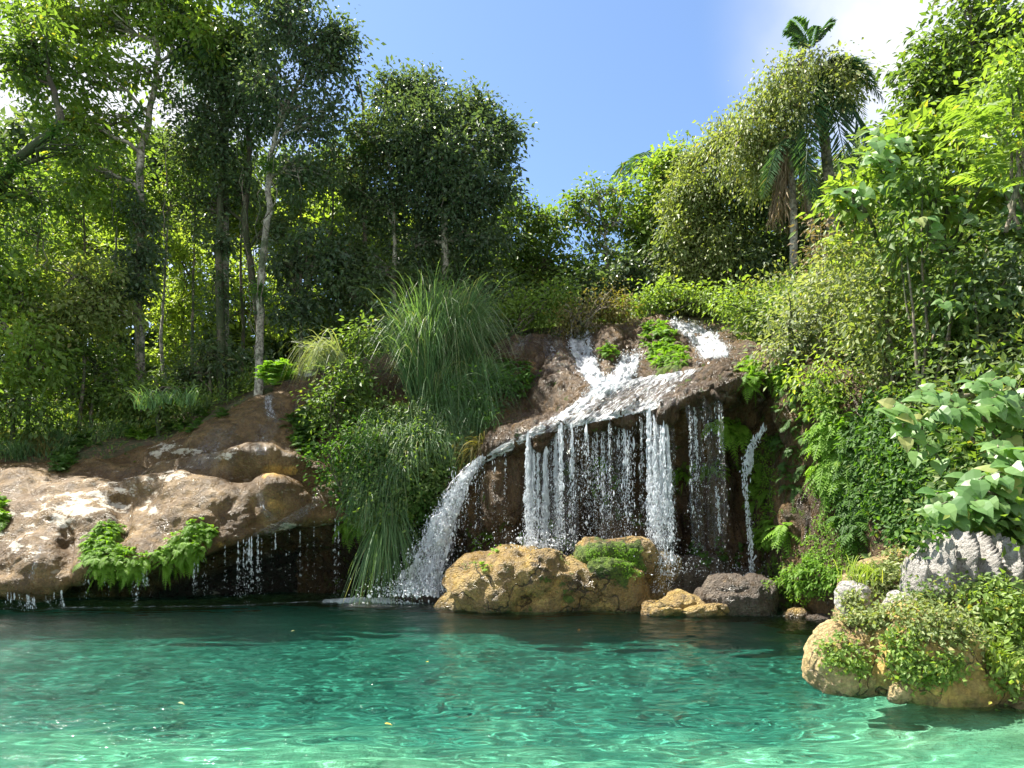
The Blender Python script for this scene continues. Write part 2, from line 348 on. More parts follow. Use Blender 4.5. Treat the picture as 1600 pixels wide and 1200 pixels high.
# pool water: closed body whose top carries real low waves
def waves(x, y):
    P = np.stack([x * .55, y * 1.5, 0 * x], -1); z = .5 * vnoise(P * 1.3 + .4 * np.stack([fbm(P * .5, 2, 61), fbm(P * .5, 2, 62), 0 * x], -1), 51) + .32 * vnoise(P * 2.7 + 5, 52) + .13 * vnoise(P * A([1.6, 1.2, 1]) * 4.3, 53) + .05 * vnoise(P * A([1.7, 1.2, 1]) * 8.6, 54)
    return .044 * z
wx = np.r_[-60, np.linspace(-15.5, 9, 560), 60]; wy = np.r_[-24, np.linspace(2.6, 22, 520), 24]
WX, WY = np.meshgrid(wx, wy, indexing='ij'); WZ = waves(WX, WY)
nx, ny = WX.shape
top = np.stack([WX, WY, WZ], -1).reshape(-1, 3)
e = np.concatenate([np.arange(nx) * ny, (nx - 1) * ny + np.arange(1, ny), (np.arange(nx - 2, -1, -1)) * ny + ny - 1, np.arange(ny - 2, 0, -1)])
low = top[e].copy(); low[:, 2] = -6; k = nx * ny; m_ = len(e); ii = np.arange(m_); jj = (ii + 1) % m_
skirt = np.stack([e[ii], e[jj], k + jj, k + ii], 1)[:, ::-1]
c4 = [k + i for i in (0, nx - 1, nx - 1 + ny - 1, 2 * nx + ny - 3)]
o = mk('water', np.r_[top, low], [grid_faces(nx, ny), skirt], M['water'], smooth=True)
bm_ = o.data
tag(o, 'clear turquoise pool water with small ripples', kind='structure')
o.cycles.is_caustics_caster = True; g.cycles.is_caustics_receiver = True; sl.cycles.is_caustics_light = True

# ------------------------------------------------------------------ rock masses from profile columns
def loft(cols, nu, nv, su=1.0, sv=1.0):
    """cols: list of (px list of (px,py,d) / ('z',px,z,d)) profiles of equal length -> smooth (nu,nv,3) grid"""
    C = []
    for c in cols:
        r = []
        for q in c:
            if q[0] == 'z': r.append([(q[1] - 800) / F * q[3], q[3], q[2]])
            else: r.append(list(W(*q)))
        C.append(r)
    C = A(C)
    u = np.linspace(0, len(C) - 1, nu); v = np.linspace(0, C.shape[1] - 1, nv)
    def lin(Cc, t, ax):
        i = np.clip(np.floor(t).astype(int), 0, Cc.shape[ax] - 2); f = (t - i)
        a = np.take(Cc, i, ax); b = np.take(Cc, i + 1, ax)
        sh = [1] * Cc.ndim; sh[ax] = len(t); f = f.reshape(sh); return a * (1 - f) + b * f
    G = lin(lin(C, u, 0), v, 1)
    for ax, n, k in ((0, nu / (len(C) - 1), su), (1, nv / (C.shape[1] - 1), sv)):
        h = max(1, int(n * .33 * k))
        for _ in range(2):
            pad = [(0, 0)] * 3; pad[ax] = (h, h)
            E = np.pad(G, pad, mode='reflect', reflect_type='odd'); cs = np.cumsum(E, axis=ax)
            z = np.take(cs, [0], ax) * 0; cs = np.concatenate([z, cs], ax); L = 2 * h + 1
            G = (np.take(cs, range(L, L + G.shape[ax]), ax) - np.take(cs, range(0, G.shape[ax]), ax)) / L
    return G
def normals(G):
    n = np.cross(np.gradient(G, axis=0), np.gradient(G, axis=1)); return unit(n)
def gauss(px, py, spots):
    """spots: (cx,cy,rx,ry,amp)"""
    r = 0 * px
    for cx, cy, rx, ry, a in spots: r = r + a * np.exp(-(((px - cx) / rx) ** 2 + ((py - cy) / ry) ** 2))
    return r
def rock_sheet(name, cols, nu, nv, mat, label, cat, bumps=(), ochre=(), moss=(), wet=(), pale=(), big=.22, mid=.07, fine=.016, st=(1, 1, 1), seed=0, sv=1.0, su=1.0, cr=.5, fr=2.1):
    G = loft(cols, nu, nv, su, sv); N = normals(G)
    if (N[nu // 2, nv * 2 // 3] @ A([0, -1, .6])) < 0: N = -N; flip = True
    else: flip = False
    px, py = to_px(G)
    G = G + N * gauss(px, py, bumps)[..., None]
    N = normals(G) * (-1 if flip else 1); Q = G * A(st)
    Q = Q + .25 * np.stack([fbm(G * .8, 2, 41), fbm(G * .8, 2, 42), fbm(G * .8, 2, 43)], -1)
    G = G + N * (big * (cr * billow(Q * .45, 1, seed) + (1 - cr) * fbm(Q * .7, 3, seed + 2)) + mid * (cr * billow(Q * fr, 2, seed + 7) + (1 - cr) * fbm(Q * 2.4, 3, seed + 8)) + fine * fbm(Q * 8, 4, seed + 13, .6))[..., None]
    px, py = to_px(G)
    f = grid_faces(nu, nv); f = f[:, ::-1] if flip else f
    o = solid(name, G, f, mat, smooth=True, attrs={'ochre': gauss(px, py, ochre), 'moss': gauss(px, py, moss), 'wet': gauss(px, py, wet), 'pale': gauss(px, py, pale)})  # wet holds wet rock and also the painted cave shade
    return tag(o, label, cat)
# left travertine mound: (px, lip_y, lip_d, top_y, top_d)
LM = [(-420, 935, 13.0, 760, 16.4), (-200, 935, 13.9, 745, 17.0), (-60, 930, 14.3, 728, 17.5), (0, 928, 14.4, 722, 17.8), (60, 940, 14.45, 722, 18.1), (105, 925, 14.6, 716, 18.4), (150, 893, 14.7, 706, 18.7),
      (230, 895, 14.8, 688, 19.1), (310, 872, 15.1, 664, 19.5), (380, 850, 15.7, 626, 20.2), (440, 832, 16.1, 596, 20.9), (500, 820, 16.5, 586, 21.2), (560, 815, 17.0, 590, 21.2), (640, 815, 17.6, 585, 21.4)]
cols = []
for px, ly, ld, ty, td in LM:
    z = lambda y, d: CH + (HZ - y) / F * d
    zl = z(ly, ld)
    c = [('z', px, -4.0, ld + 3.1), ('z', px, -.4, ld + 3.0), ('z', px, max(zl - .1, .3), ld + 2.5), ('z', px, zl + .25, ld + 1.2), (px, ly + 1, ld + .25), (px, ly - 14, ld - .08)]
    for t in (.2, .42, .62, .82): c.append((px, ly - 14 + (ty - ly + 14) * t, ld + (td - ld) * (t * 1.0 + .10 * math.sin(math.pi * t) * -1.6)))
    c += [(px, ty, td), ('z', px, z(ty, td) + .1, td + 2.5)]
    cols.append(c)
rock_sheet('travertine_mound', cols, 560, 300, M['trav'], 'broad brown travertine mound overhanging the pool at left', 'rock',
    bumps=[(60, 880, 55, 40, .5), (435, 780, 36, 26, .6), (425, 735, 60, 14, .5), (300, 790, 80, 40, .35), (100, 800, 60, 36, .35), (230, 765, 110, 14, .3), (330, 735, 90, 12, .4), (280, 712, 120, 9, -.35), (400, 757, 70, 6, -.35), (190, 800, 14, 50, -.25), (110, 870, 8, 40, -.25), (370, 690, 60, 18, .15), (520, 800, 30, 20, -.15), (400, 805, 12, 30, -.2), (170, 745, 60, 12, -.2), (30, 750, 40, 20, .25)],
    ochre=[(430, 735, 42, 20, 1.1), (435, 790, 34, 25, .9), (250, 850, 200, 60, .3), (490, 630, 14, 30, .8), (150, 712, 40, 14, .5), (60, 905, 60, 18, .5), (430, 690, 30, 20, .35), (330, 860, 120, 14, .3), (20, 760, 30, 20, .35), (310, 800, 14, 30, .3), (420, 850, 90, 10, .5)],
    moss=[(100, 735, 30, 14, .5), (330, 600, 60, 20, .8), (0, 700, 60, 20, .3), (440, 735, 20, 12, .25)],
    pale=[(110, 800, 80, 30, .75), (20, 850, 50, 26, .65), (265, 705, 34, 14, .7), (270, 745, 60, 12, .5), (235, 790, 14, 16, .5), (350, 712, 50, 8, .6), (440, 825, 60, 10, .5), (160, 770, 60, 24, .4)],  # patches of sunlight painted into the mound's rock colour
    wet=[(350, 680, 60, 30, .35), (420, 640, 40, 30, .5), (430, 900, 110, 46, 1.6), (300, 940, 90, 36, 1.5), (540, 900, 80, 66, 1.5), (180, 962, 120, 26, 1.3), (50, 975, 120, 22, 1.1), (250, 820, 10, 60, .3), (470, 700, 40, 20, .3), (200, 800, 14, 80, .25), (360, 770, 10, 70, .25)], seed=3, big=.2, mid=.04, cr=.25, fr=1.1, fine=.012, st=(1, .8, 1.3))  # strong spots under the lip paint cave shade; weaker ones are wet streaks
# centre cliff with the ledge: px, wall_d, wall bulge, lip_y, lip_d, ledge_y, ledge_d, mid_y, mid_d, top_y, top_d
CC = [(430, 19.4, 0, 826, 17.6, 790, 18.0, 690, 19.4, 600, 20.8), (500, 19.0, 0, 822, 17.1, 780, 17.4, 680, 18.6, 592, 20.6), (560, 18.8, 0, 832, 16.9, 780, 16.9, 680, 17.9, 585, 20.2), (610, 18.6, 0, 850, 16.9, 790, 16.8, 680, 17.6, 575, 20.0),
      (660, 18.4, 0, 800, 17.2, 760, 17.1, 670, 17.7, 560, 19.9), (700, 18.0, 0, 748, 17.4, 728, 17.6, 650, 18.4, 555, 20.0), (735, 17.3, -.3, 722, 17.0, 708, 17.6, 630, 19.0, 550, 20.2), (770, 17.0, -.35, 697, 16.7, 684, 17.5, 610, 19.0, 545, 20.3),
      (820, 17.0, -.3, 680, 16.3, 662, 17.3, 600, 18.9, 530, 20.5), (880, 17.5, .1, 664, 16.0, 636, 17.2, 590, 18.7, 517, 20.9), (940, 17.7, .2, 652, 15.8, 606, 17.2, 575, 18.5, 508, 21.3), (1000, 17.5, .2, 640, 15.5, 590, 16.9, 562, 18.6, 502, 21.7),
      (1050, 17.2, .1, 630, 15.3, 580, 16.7, 552, 18.8, 505, 21.8), (1100, 16.7, 0, 612, 15.1, 572, 16.3, 545, 19.0, 506, 21.4), (1140, 16.3, 0, 600, 14.9, 566, 15.8, 548, 18.4, 524, 20.0), (1180, 16.0, 0, 592, 14.9, 564, 15.6, 556, 17.4, 550, 18.4), (1225, 16.2, 0, 590, 15.2, 562, 15.8, 558, 17.0, 552, 18.0)]
cols = []
for px, wd, wb, ly, ld, gy_, gd, my, md, ty, td in CC:
    z = lambda y, d: CH + (HZ - y) / F * d
    zl = z(ly, ld)
    cols.append([('z', px, -4, wd + .1), ('z', px, -.3, wd), ('z', px, .35 * zl, wd + wb), ('z', px, .68 * zl, wd * .75 + ld * .25 + wb + .2), (px, ly + 18, ld + .45), (px, ly + 3, ld + .03),
                 (px, ly - 7, ld + .12), (px, (ly + gy_) / 2 - 4, (ld + gd) / 2 - .05), (px, gy_, gd), (px, my, md), (px, (my + ty) / 2, (md + td) / 2 - .1), (px, ty, td), ('z', px, z(ty, td) + .1, td + 3)])
rock_sheet('waterfall_cliff', cols, 560, 360, M['cliff'], 'dark brown cliff with wide ledge that the main waterfall spills over', 'cliff',
    bumps=[(845, 682, 20, 12, .35), (890, 668, 12, 10, -.25), (925, 662, 18, 12, .25), (975, 650, 20, 12, .3), (1005, 640, 8, 10, -.25), (1035, 640, 16, 14, .4), (1130, 600, 28, 26, .35), (860, 590, 50, 40, .3), (800, 560, 40, 20, .2), (780, 760, 40, 60, .25), (900, 850, 50, 30, .35), (1000, 840, 40, 40, .5), (1130, 880, 40, 20, .5), (905, 550, 18, 40, -.3), (975, 570, 22, 12, -.25), (955, 545, 16, 26, .25), (1040, 545, 30, 40, .35), (1100, 525, 28, 22, -.25), (1160, 760, 20, 90, -.45), (1095, 760, 30, 60, .15)],
    ochre=[(830, 575, 22, 18, .9), (790, 540, 40, 12, .4), (1080, 560, 14, 16, .8), (1135, 585, 25, 18, .55), (860, 600, 50, 30, .2), (1170, 640, 12, 60, .3)],
    moss=[(750, 830, 40, 30, .35), (840, 800, 30, 60, .28), (1090, 740, 50, 30, .45), (1150, 680, 18, 40, .45), (1040, 560, 34, 40, 1.0), (930, 740, 30, 50, .35), (1100, 880, 60, 20, .5), (560, 800, 60, 60, .5), (620, 700, 90, 90, .3), (1180, 720, 20, 80, .5)],
    wet=[(960, 600, 130, 34, .5), (1000, 640, 90, 30, .3), (900, 540, 60, 30, .35), (940, 850, 190, 60, .95), (600, 900, 110, 70, 1.4), (900, 740, 60, 40, .4), (1130, 620, 20, 30, -.2)], seed=11, big=.24, mid=.12, fine=.03, st=(1, 1, .7), sv=.8)  # strongest spot paints cave shade under the spur; the others are wet rock
# right cliff wall that curves towards the viewer
RC = [(1165, 16.6, 575, 17.0), (1195, 15.4, 568, 15.9), (1230, 14.6, 562, 15.2), (1270, 13.9, 560, 14.6), (1310, 13.1, 575, 14.0), (1355, 12.2, 600, 13.2), (1400, 11.4, 620, 12.3), (1450, 10.6, 640, 11.6), (1510, 9.9, 670, 10.8), (1590, 9.2, 700, 10.1), (1700, 8.6, 740, 9.4), (1850, 8.0, 760, 8.8)]
cols = []
for px, wd, ty, td in RC:
    z = lambda y, d: CH + (HZ - y) / F * d
    zt = z(ty, td)
    cols.append([('z', px, -3, wd + .2), ('z', px, -.1, wd), ('z', px, .28 * zt, wd + .05), ('z', px, .5 * zt, wd + .3), ('z', px, .75 * zt, wd + .25), ('z', px, zt * .93, wd + .35), (px, ty, td), ('z', px, zt + .2, td + 1.5)])
rock_sheet('right_cliff_wall', cols, 360, 300, M['cliff'], 'vertical mossy tufa wall right of the waterfall, curving toward the viewer', 'cliff',
    bumps=[(1250, 640, 26, 40, .3), (1240, 780, 26, 50, .3), (1275, 900, 40, 36, .35), (1200, 720, 14, 160, -.35), (1355, 700, 14, 90, -.3), (1310, 740, 26, 70, .25), (1345, 830, 30, 30, .35)],
    ochre=[(1255, 620, 22, 40, .35), (1290, 690, 14, 40, .5), (1300, 850, 40, 40, .35), (1360, 830, 30, 40, .6), (1280, 905, 50, 20, .3)],
    moss=[(1190, 730, 26, 70, .75), (1235, 900, 80, 50, .55), (1290, 870, 60, 60, .45), (1350, 780, 60, 80, .4), (1450, 760, 120, 120, .4)],
    wet=[(1200, 860, 30, 90, .5), (1420, 740, 100, 120, .4)], seed=23, big=.26, mid=.13, fine=.03, st=(1, 1, .33))

# boulders -----------------------------------------------------------------
def icosphere(sub):
    import bmesh
    bm = bmesh.new(); bmesh.ops.create_icosphere(bm, subdivisions=sub, radius=1)
    V = A([v.co[:] for v in bm.verts]); T = A([[v.index for v in f.verts] for f in bm.faces]); bm.free(); return V, T
ICO = {k: icosphere(k) for k in (2, 3, 5, 6)}
def boulder(name, label, px0, px1, pt, pb, d, mat, depth=.8, sub=6, big=.16, mid=.09, fine=.03, seed=0, ochre=.0, moss=(), wet=0.0, tilt=0, sq=.85, st=(1, 1, 1), fl=None, fs=2.1, cat='rock', skew=0.0):
    V, T = ICO[sub]; V = V.copy()
    c = W((px0 + px1) / 2, (pt + pb) / 2, d); rx = (px1 - px0) / 2 / F * d; rz = (pb - pt) / 2 / F * d
    V = np.sign(V) * np.abs(V) ** sq                       # a little boxier than an egg
    V[:, 0] += skew * V[:, 2]
    D = unit(V); sc = min(rx, rz) if min(rx, rz) > .1 else .1
    P = V * A([rx, depth * rx, rz]); k = 1.0 / (.45 + rx)
    Q = (P * k + seed * 3.7) * A(st)
    P = P + D * ((big * (.8 * billow(Q * .9, 1, seed) + .9 * fbm(Q * 1.3, 3, seed + 9)) + mid * (.4 * billow(Q * fs, 2, seed + 3) + .7 * fbm(Q * fs * 1.5, 3, seed + 4))) * rx + fine * fbm(P * 9, 4, seed + 5))[:, None]
    if fl is not None: P = fl(P, rx, rz)
    if tilt:
        a = math.radians(tilt); R = A([[math.cos(a), 0, math.sin(a)], [0, 1, 0], [-math.sin(a), 0, math.cos(a)]]); P = P @ R.T
    P = P + c; px, py = to_px(P)
    up = sm(.1, .9, D[:, 2])
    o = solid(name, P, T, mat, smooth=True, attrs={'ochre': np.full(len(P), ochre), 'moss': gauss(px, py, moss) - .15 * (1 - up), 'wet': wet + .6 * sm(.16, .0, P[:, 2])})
    return tag(o, label, cat)
boulder('golden_boulder', 'large rounded golden boulder in the pool below the main waterfall', 684, 925, 854, 985, 15.4, M['gold'], depth=.7, seed=2, ochre=.6, sq=1.0, moss=[(740, 890, 40, 16, .6), (860, 905, 50, 24, .6), (800, 950, 60, 14, .5), (890, 930, 20, 30, .4)], wet=.0, skew=.22, big=.2, mid=.12)
boulder('mossy_boulder', 'blocky boulder with thick green moss on top, right of the golden boulder', 898, 1028, 846, 985, 15.0, M['gold'], depth=.6, seed=5, ochre=.5, moss=[(965, 875, 52, 36, 1.5), (920, 870, 30, 22, 1.2)], sq=.72, big=.2)
boulder('leaning_slab', 'brown slab leaning against the right side of the mossy boulder', 985, 1052, 862, 985, 15.3, M['gold'], seed=6, ochre=.1, moss=[(1000, 890, 20, 20, .3)], tilt=28, wet=.2)
boulder('low_golden_rock', 'low knobbly golden rock at the waterline in front of the wet ledge', 1003, 1140, 930, 975, 14.0, M['gold'], seed=8, ochre=.4, depth=.55, big=.22, moss=[(1060, 935, 40, 8, .3)])
boulder('wet_ledge', 'dark wet flat ledge that the curtain of water lands on', 1010, 1185, 880, 965, 15.7, M['darkrock'], seed=9, wet=.35, depth=.45, sq=.7, big=.14)
boulder('dark_wet_rock', 'dark shiny rock with an ochre foot beside the low golden rock', 1090, 1205, 905, 975, 14.3, M['darkrock'], seed=12, ochre=.3, wet=.1, depth=.6, sq=.8)
boulder('splash_rock', 'black low rock where the left cascade hits the pool', 608, 700, 926, 962, 16.4, M['darkrock'], seed=14, wet=.6, depth=.6)
boulder('pebble_rock', 'tiny ochre stone just breaking the water right of the dark rock', 1228, 1262, 953, 972, 13.7, M['gold'], seed=15, ochre=.4, sub=5, wet=.3)
boulder('waterline_stone', 'flat wet stone at the foot of the right cliff', 1262, 1318, 958, 976, 13.4, M['darkrock'], seed=16, ochre=.4, sub=5, wet=.3)
boulder('recess_boulder', 'dark brown boulder in shade behind the falling water', 935, 1050, 795, 905, 16.7, M['cliff'], seed=17, moss=[(990, 810, 50, 20, .5)], wet=.3)
# foreground pile
boulder('cream_boulder', 'cream boulder with ivy on its face, leftmost of the foreground pile', 1268, 1385, 962, 1110, 7.3, M['cream'], depth=.9, seed=21, ochre=.85, moss=[(1340, 1000, 30, 40, .2)], sq=.9, big=.1, tilt=-14)
boulder('foreground_boulder', 'big golden cream boulder draped in small leafy creeper at the water edge', 1352, 1560, 960, 1125, 7.1, M['cream'], depth=.8, seed=23, ochre=1.0, moss=[(1480, 1030, 60, 50, .3)], sq=.9, big=.1, tilt=18)
boulder('small_round_stone', 'small round ochre stone in the water before the foreground boulder', 1388, 1422, 1066, 1102, 6.75, M['cream'], seed=24, ochre=.5, sub=5)
boulder('back_boulder', 'mossy ochre boulder standing behind the foreground pile', 1310, 1440, 880, 1010, 8.6, M['cream'], seed=26, ochre=.3, moss=[(1370, 900, 60, 40, .6)], sq=.85)
boulder('bank_boulder', 'brown earthy boulder under the creeper at the right edge', 1470, 1680, 900, 1120, 7.7, M['cream'], seed=27, ochre=.25, moss=[(1530, 960, 80, 60, .5)], wet=.2)
boulder('shore_rock', 'flat ochre shore rock at the lower right corner', 1545, 1680, 1085, 1135, 6.7, M['cream'], seed=28, ochre=.45, depth=.8)
def flutes(P, rx, rz):
    t = P[:, 0] / rx; c = (1 - np.abs(np.sin(t * 9.5 + .9 * np.sin(P[:, 1] * 2.4) + 1.6 * P[:, 2]))) ** .8
    up = sm(-.35, .7, P[:, 2] / rz); P = P.copy()
    P[:, 2] += (c - .4) * .65 * rz * up; P[:, 1] -= (c - .5) * .26 * rx * up
    P[:, 2] -= .40 * rz * sm(0.2, 1.1, t) * up; return P
boulder('fluted_limestone', 'sharp grey fluted limestone block on top of the foreground pile', 1418, 1612, 852, 972, 7.8, M['grey'], seed=31, fl=flutes, tilt=8, mid=.03, big=.05, sq=.75, depth=.5, moss=[(1500, 930, 80, 10, .3)])
boulder('jagged_rock', 'small jagged grey limestone knob at the left end of the pile', 1310, 1352, 915, 965, 7.7, M['grey'], seed=33, sub=5, big=.35, mid=.2)
boulder('rock_chip', 'pale grey rock chip between the creeper plants of the pile', 1385, 1440, 930, 970, 7.5, M['grey'], seed=34, sub=5, big=.35, mid=.2, tilt=20)
boulder('tan_block', 'tan weathered block under the left end of the fluted limestone', 1375, 1425, 860, 925, 8.5, M['cream'], seed=35, sub=5, big=.25, ochre=.4)

for o_ in list(S.objects):
    if o_.type == 'MESH' and o_.name != 'water': o_.cycles.is_caustics_receiver = True
# ------------------------------------------------------------------ surface picking
bpy.context.view_layer.update()
DG = bpy.context.evaluated_depsgraph_get()
wat = bpy.data.objects['water']
def ray(o, dv, far=200):
    o = Vector(o); dv = Vector(dv).normalized()
    for _ in range(3):
        ok, loc, n, _i, ob, _m = S.ray_cast(DG, o, dv, distance=far)
        if not ok: return None
        if ob.name == 'water': o = loc + dv * 1e-3; continue
        if n.dot(dv) > 0: n = -n
        return A(loc[:]), A(n[:])
    return None
def hit(px, py, default_d=17.0):
    r = ray((0, 0, CH), tuple(W(px, py, 1.0) - A([0, 0, CH])))
    if r is None: return W(px, py, default_d), A([0, -.5, .8])
    return r

# ------------------------------------------------------------------ foliage primitives
def leaves(acc, P, D, N, L, asp=.42, fold=.25, rnd=None, rng=RNG):
    """folded diamond leaves: P base, D axis, N rough normal, L length"""
    n = len(P); D = unit(D); B = unit(np.cross(D, N)); N = np.cross(B, D); L = np.asarray(L).reshape(-1, 1) * np.ones((n, 1))
    w = L * asp * .5
    a = P; b = P + D * L * .42 + B * w + N * w * fold; c = P + D * L * .42 - B * w + N * w * fold; t = P + D * L - N * L * .12
    V = np.stack([a, b, t, c], 1).reshape(-1, 3); i = np.arange(n)[:, None] * 4
    T = np.concatenate([i + [0, 1, 2], i + [0, 2, 3]])
    rnd = rng.random(n) if rnd is None else rnd
    acc.add(V, T=T, R=np.repeat(rnd, 4))
def bigleaves(acc, P, D, N, L, asp=.8, rng=RNG):
    """heart-shaped, curved leaves of 12 triangles"""
    n = len(P); D = unit(D); B = unit(np.cross(D, N)); N = np.cross(B, D); L = np.asarray(L).reshape(-1, 1)
    sx = [(-.06, .0, 0), (.0, .36, .05), (.25, .50, .10), (.55, .40, .07), (.82, .17, 0)]
    pts = [P + D * L * .06]                                    # petiole point
    mids = [P + D * L * .3 + N * L * .0, P + D * L * .62 - N * L * .03, P + D * L * 1.0 - N * L * .22]
    V = [pts[0], mids[0], mids[1], mids[2]]
    for s in (1, -1):
        for (x, y, z) in sx[1:]: V.append(P + D * L * x + B * L * y * asp * s + N * L * (z - .12 * x * x))
    V = np.stack(V, 1).reshape(-1, 3); k = 12; i = np.arange(n)[:, None] * k
    T = []
    for s in (0, 1):
        q = [4 + 4 * s + j for j in range(4)]
        T += [[0, q[0], q[1]], [0, q[1], 1], [1, q[1], q[2]], [1, q[2], 2], [2, q[2], q[3]], [2, q[3], 3]]
    acc.add(V, T=np.concatenate([i + t for t in T]), R=np.repeat(rng.random(n), k))
def tube(acc, pts, rad, seg=7, wob=0.0, rng=RNG):
    pts = np.asarray(pts, float); rad = np.broadcast_to(np.asarray(rad, float), (len(pts),))
    T = unit(np.gradient(pts, axis=0)); ref = A([0.3, 1, 0.2]) if abs(T[0] @ A([0, 0, 1])) > .6 else A([0, 0, 1.])
    U = unit(np.cross(T, ref)); Vv = np.cross(T, U); a = np.linspace(0, 2 * np.pi, seg, endpoint=False)
    r = rad[:, None] * (1 + wob * rng.standard_normal((len(pts), seg)))
    R = pts[:, None] + r[..., None] * (np.cos(a)[None, :, None] * U[:, None] + np.sin(a)[None, :, None] * Vv[:, None])
    n = len(pts); i = np.arange(n - 1)[:, None] * seg; j = np.arange(seg)[None]; j2 = (j + 1) % seg
    Q = np.stack([i + j, i + j2, i + seg + j2, i + seg + j], -1).reshape(-1, 4)
    acc.add(R, Q=Q)
def curve(p0, p1, n, sag=0.0, wig=0.0, rng=RNG):
    t = np.linspace(0, 1, n)[:, None]; p = A(p0) * (1 - t) + A(p1) * t
    p[:, 2] += (sag * 4 * t * (1 - t))[:, 0]
    w = rng.standard_normal((n, 3)) * wig; w[0] = w[-1] = 0; return p + w
def rdir(n, rng): return unit(rng.standard_normal((n, 3)))

def crown_blobs(acc, blobs, L=.14, dens=1.0, cr=.45, per=62, droop=.35, asp=.52, gap=.0, rng=RNG, flat=.7, big=False, seed=0, hang=0.0):
    """fill ellipsoid blobs (cx,cy,cz,rx,ry,rz) with clumps of leaves; returns clump centres"""
    cen = []; L = L * 1.22
    for b in blobs:
        c = A(b[:3]); r = A(b[3:]); n = int(dens * 3.0 * (r[0] * r[2] + .5 * r[0] * r[1]) * 3.3 / (cr * cr * 3)) + 3
        d = rdir(n * 2, rng); q = rng.random((n * 2, 1)) ** .42
        p = c + d * q * r
        nz = vnoise(p * .9, seed + 5) + .5 * vnoise(p * 2.1, seed + 6)
        p = p[nz > -.55 + gap][:n]; cen.append(p)
    C = np.concatenate(cen); n = len(C)
    k = per; sz = cr * rng.uniform(.6, 1.3, (n, 1, 1))
    off = rng.standard_normal((n, k, 3)) * .55; off[..., 2] *= flat; off[..., 2] -= hang * rng.random((n, k))
    P = (C[:, None] + off * sz).reshape(-1, 3)
    out = unit(off + rdir(n * k, rng).reshape(n, k, 3) * .7).reshape(-1, 3); out[:, 2] -= droop; out = unit(out)
    N = rdir(n * k, rng) * .75 + A([-.15, -.15, 1.0])
    LL = L * rng.uniform(.65, 1.25, n * k) * np.repeat(rng.uniform(.7, 1.3, n), k)
    cl = np.repeat(rng.random(n), k) * .5 + rng.random(n * k) * .5
    cl = np.where(rng.random(n * k) > .97, 1.0, cl * .9)
    if big: bigleaves(acc, P, out, N, LL, asp, rng)
    else: leaves(acc, P, out, N, LL, asp, rnd=cl, rng=rng)
    return C
def to_blobs(bl, d):
    r = []
    for b in bl:
        dd = d + (b[4] if len(b) > 4 else 0); s = dd / F; c = W(b[0], b[1], dd)
        r.append((*c, b[2] * s, min(b[2], b[3]) * s * .9, b[3] * s))
    return r
def tree(name, label, d, trunk, blobs, mat='mid', bark='bark_mid', r0=.2, L=.14, dens=1.0, cat='tree', group=None, seed=0, root_d=None, limbs=True, **k):
    """trunk: list of (px,py) upwards, starting at the ground below the first"""
    rng = np.random.default_rng(seed + 100)
    t0 = W(trunk[0][0], trunk[0][1], d); gz = float(ground_z(t0[0], t0[1]))
    pts = [A([t0[0], t0[1], min(gz - .3, t0[2])])] + [W(px, py, d) + A([0, rng.uniform(-.3, .3), 0]) for px, py in trunk]
    pts = [p for i, p in enumerate(pts) if i == 0 or p[2] > pts[0][2] + .35]
    # resample
    P = A(pts); n = max(6, len(P) * 5); u = np.linspace(0, len(P) - 1, n); P = np.stack([np.interp(u, range(len(P)), P[:, i]) for i in range(3)], 1)
    for _ in range(2): P[1:-1] = (P[:-2] + P[1:-1] * 2 + P[2:]) / 4
    P[1:, :2] += rng.standard_normal((n - 1, 2)) * r0 * .12
    R = np.linspace(r0, r0 * .35, n); R[0] *= 1.35
    root = empty(name, tuple(P[0]), label, cat, group)
    ta = Acc(); tube(ta, P, R, 9, .05, rng)
    B = to_blobs(blobs, d); la = Acc()
    C = crown_blobs(la, B, L=L, dens=dens, rng=rng, seed=seed, **k)
    if limbs:
        for b in B:
            c = A(b[:3]); j = int(np.clip(np.searchsorted(P[:, 2], c[2] - b[5] * .6 - .15 * np.linalg.norm(c[:2] - P[0, :2])), n // 3, n - 2))
            lp = curve(P[j], c, 8, .25, .06, rng); tube(ta, lp, np.linspace(R[j] * .6, .03, 8), 6, 0, rng)
            near = C[((C - c) ** 2 / A(b[3:]) ** 2).sum(1) < 1.3]
            for q in near[rng.permutation(len(near))[:14]]:
                j2 = rng.integers(3, 8); tube(ta, curve(lp[j2 - 1], q, 5, .1, .05, rng), np.linspace(.035, .01, 5), 4, 0, rng)
    ta.child('trunk', M[bark], root, smooth=True); la.child('crown', M[mat], root)
    return root
def shrub(name, label, d, blobs, mat='mid', L=.12, dens=1.0, cat='shrub', group=None, seed=0, stems=10, bark='bark_mid', **k):
    rng = np.random.default_rng(seed + 900); B = to_blobs(blobs, d); la = Acc(); C = crown_blobs(la, B, L=L, dens=dens, rng=rng, seed=seed, **k)
    low = min(B, key=lambda b: b[2] - b[5]); base = A([low[0], low[1], low[2] - low[5]])
    gz = float(ground_z(base[0], base[1])); base[2] = max(gz, base[2] - .6) if gz > -1 else base[2]
    root = empty(name, tuple(base), label, cat, group); ta = Acc()
    for q in C[rng.permutation(len(C))[:stems]]: tube(ta, curve(base + rng.standard_normal(3) * .1, q, 6, .2, .04, rng), np.linspace(.035, .01, 6), 5, 0, rng)
    ta.child('stem', M[bark], root, smooth=True); la.child('foliage', M[mat], root); return root

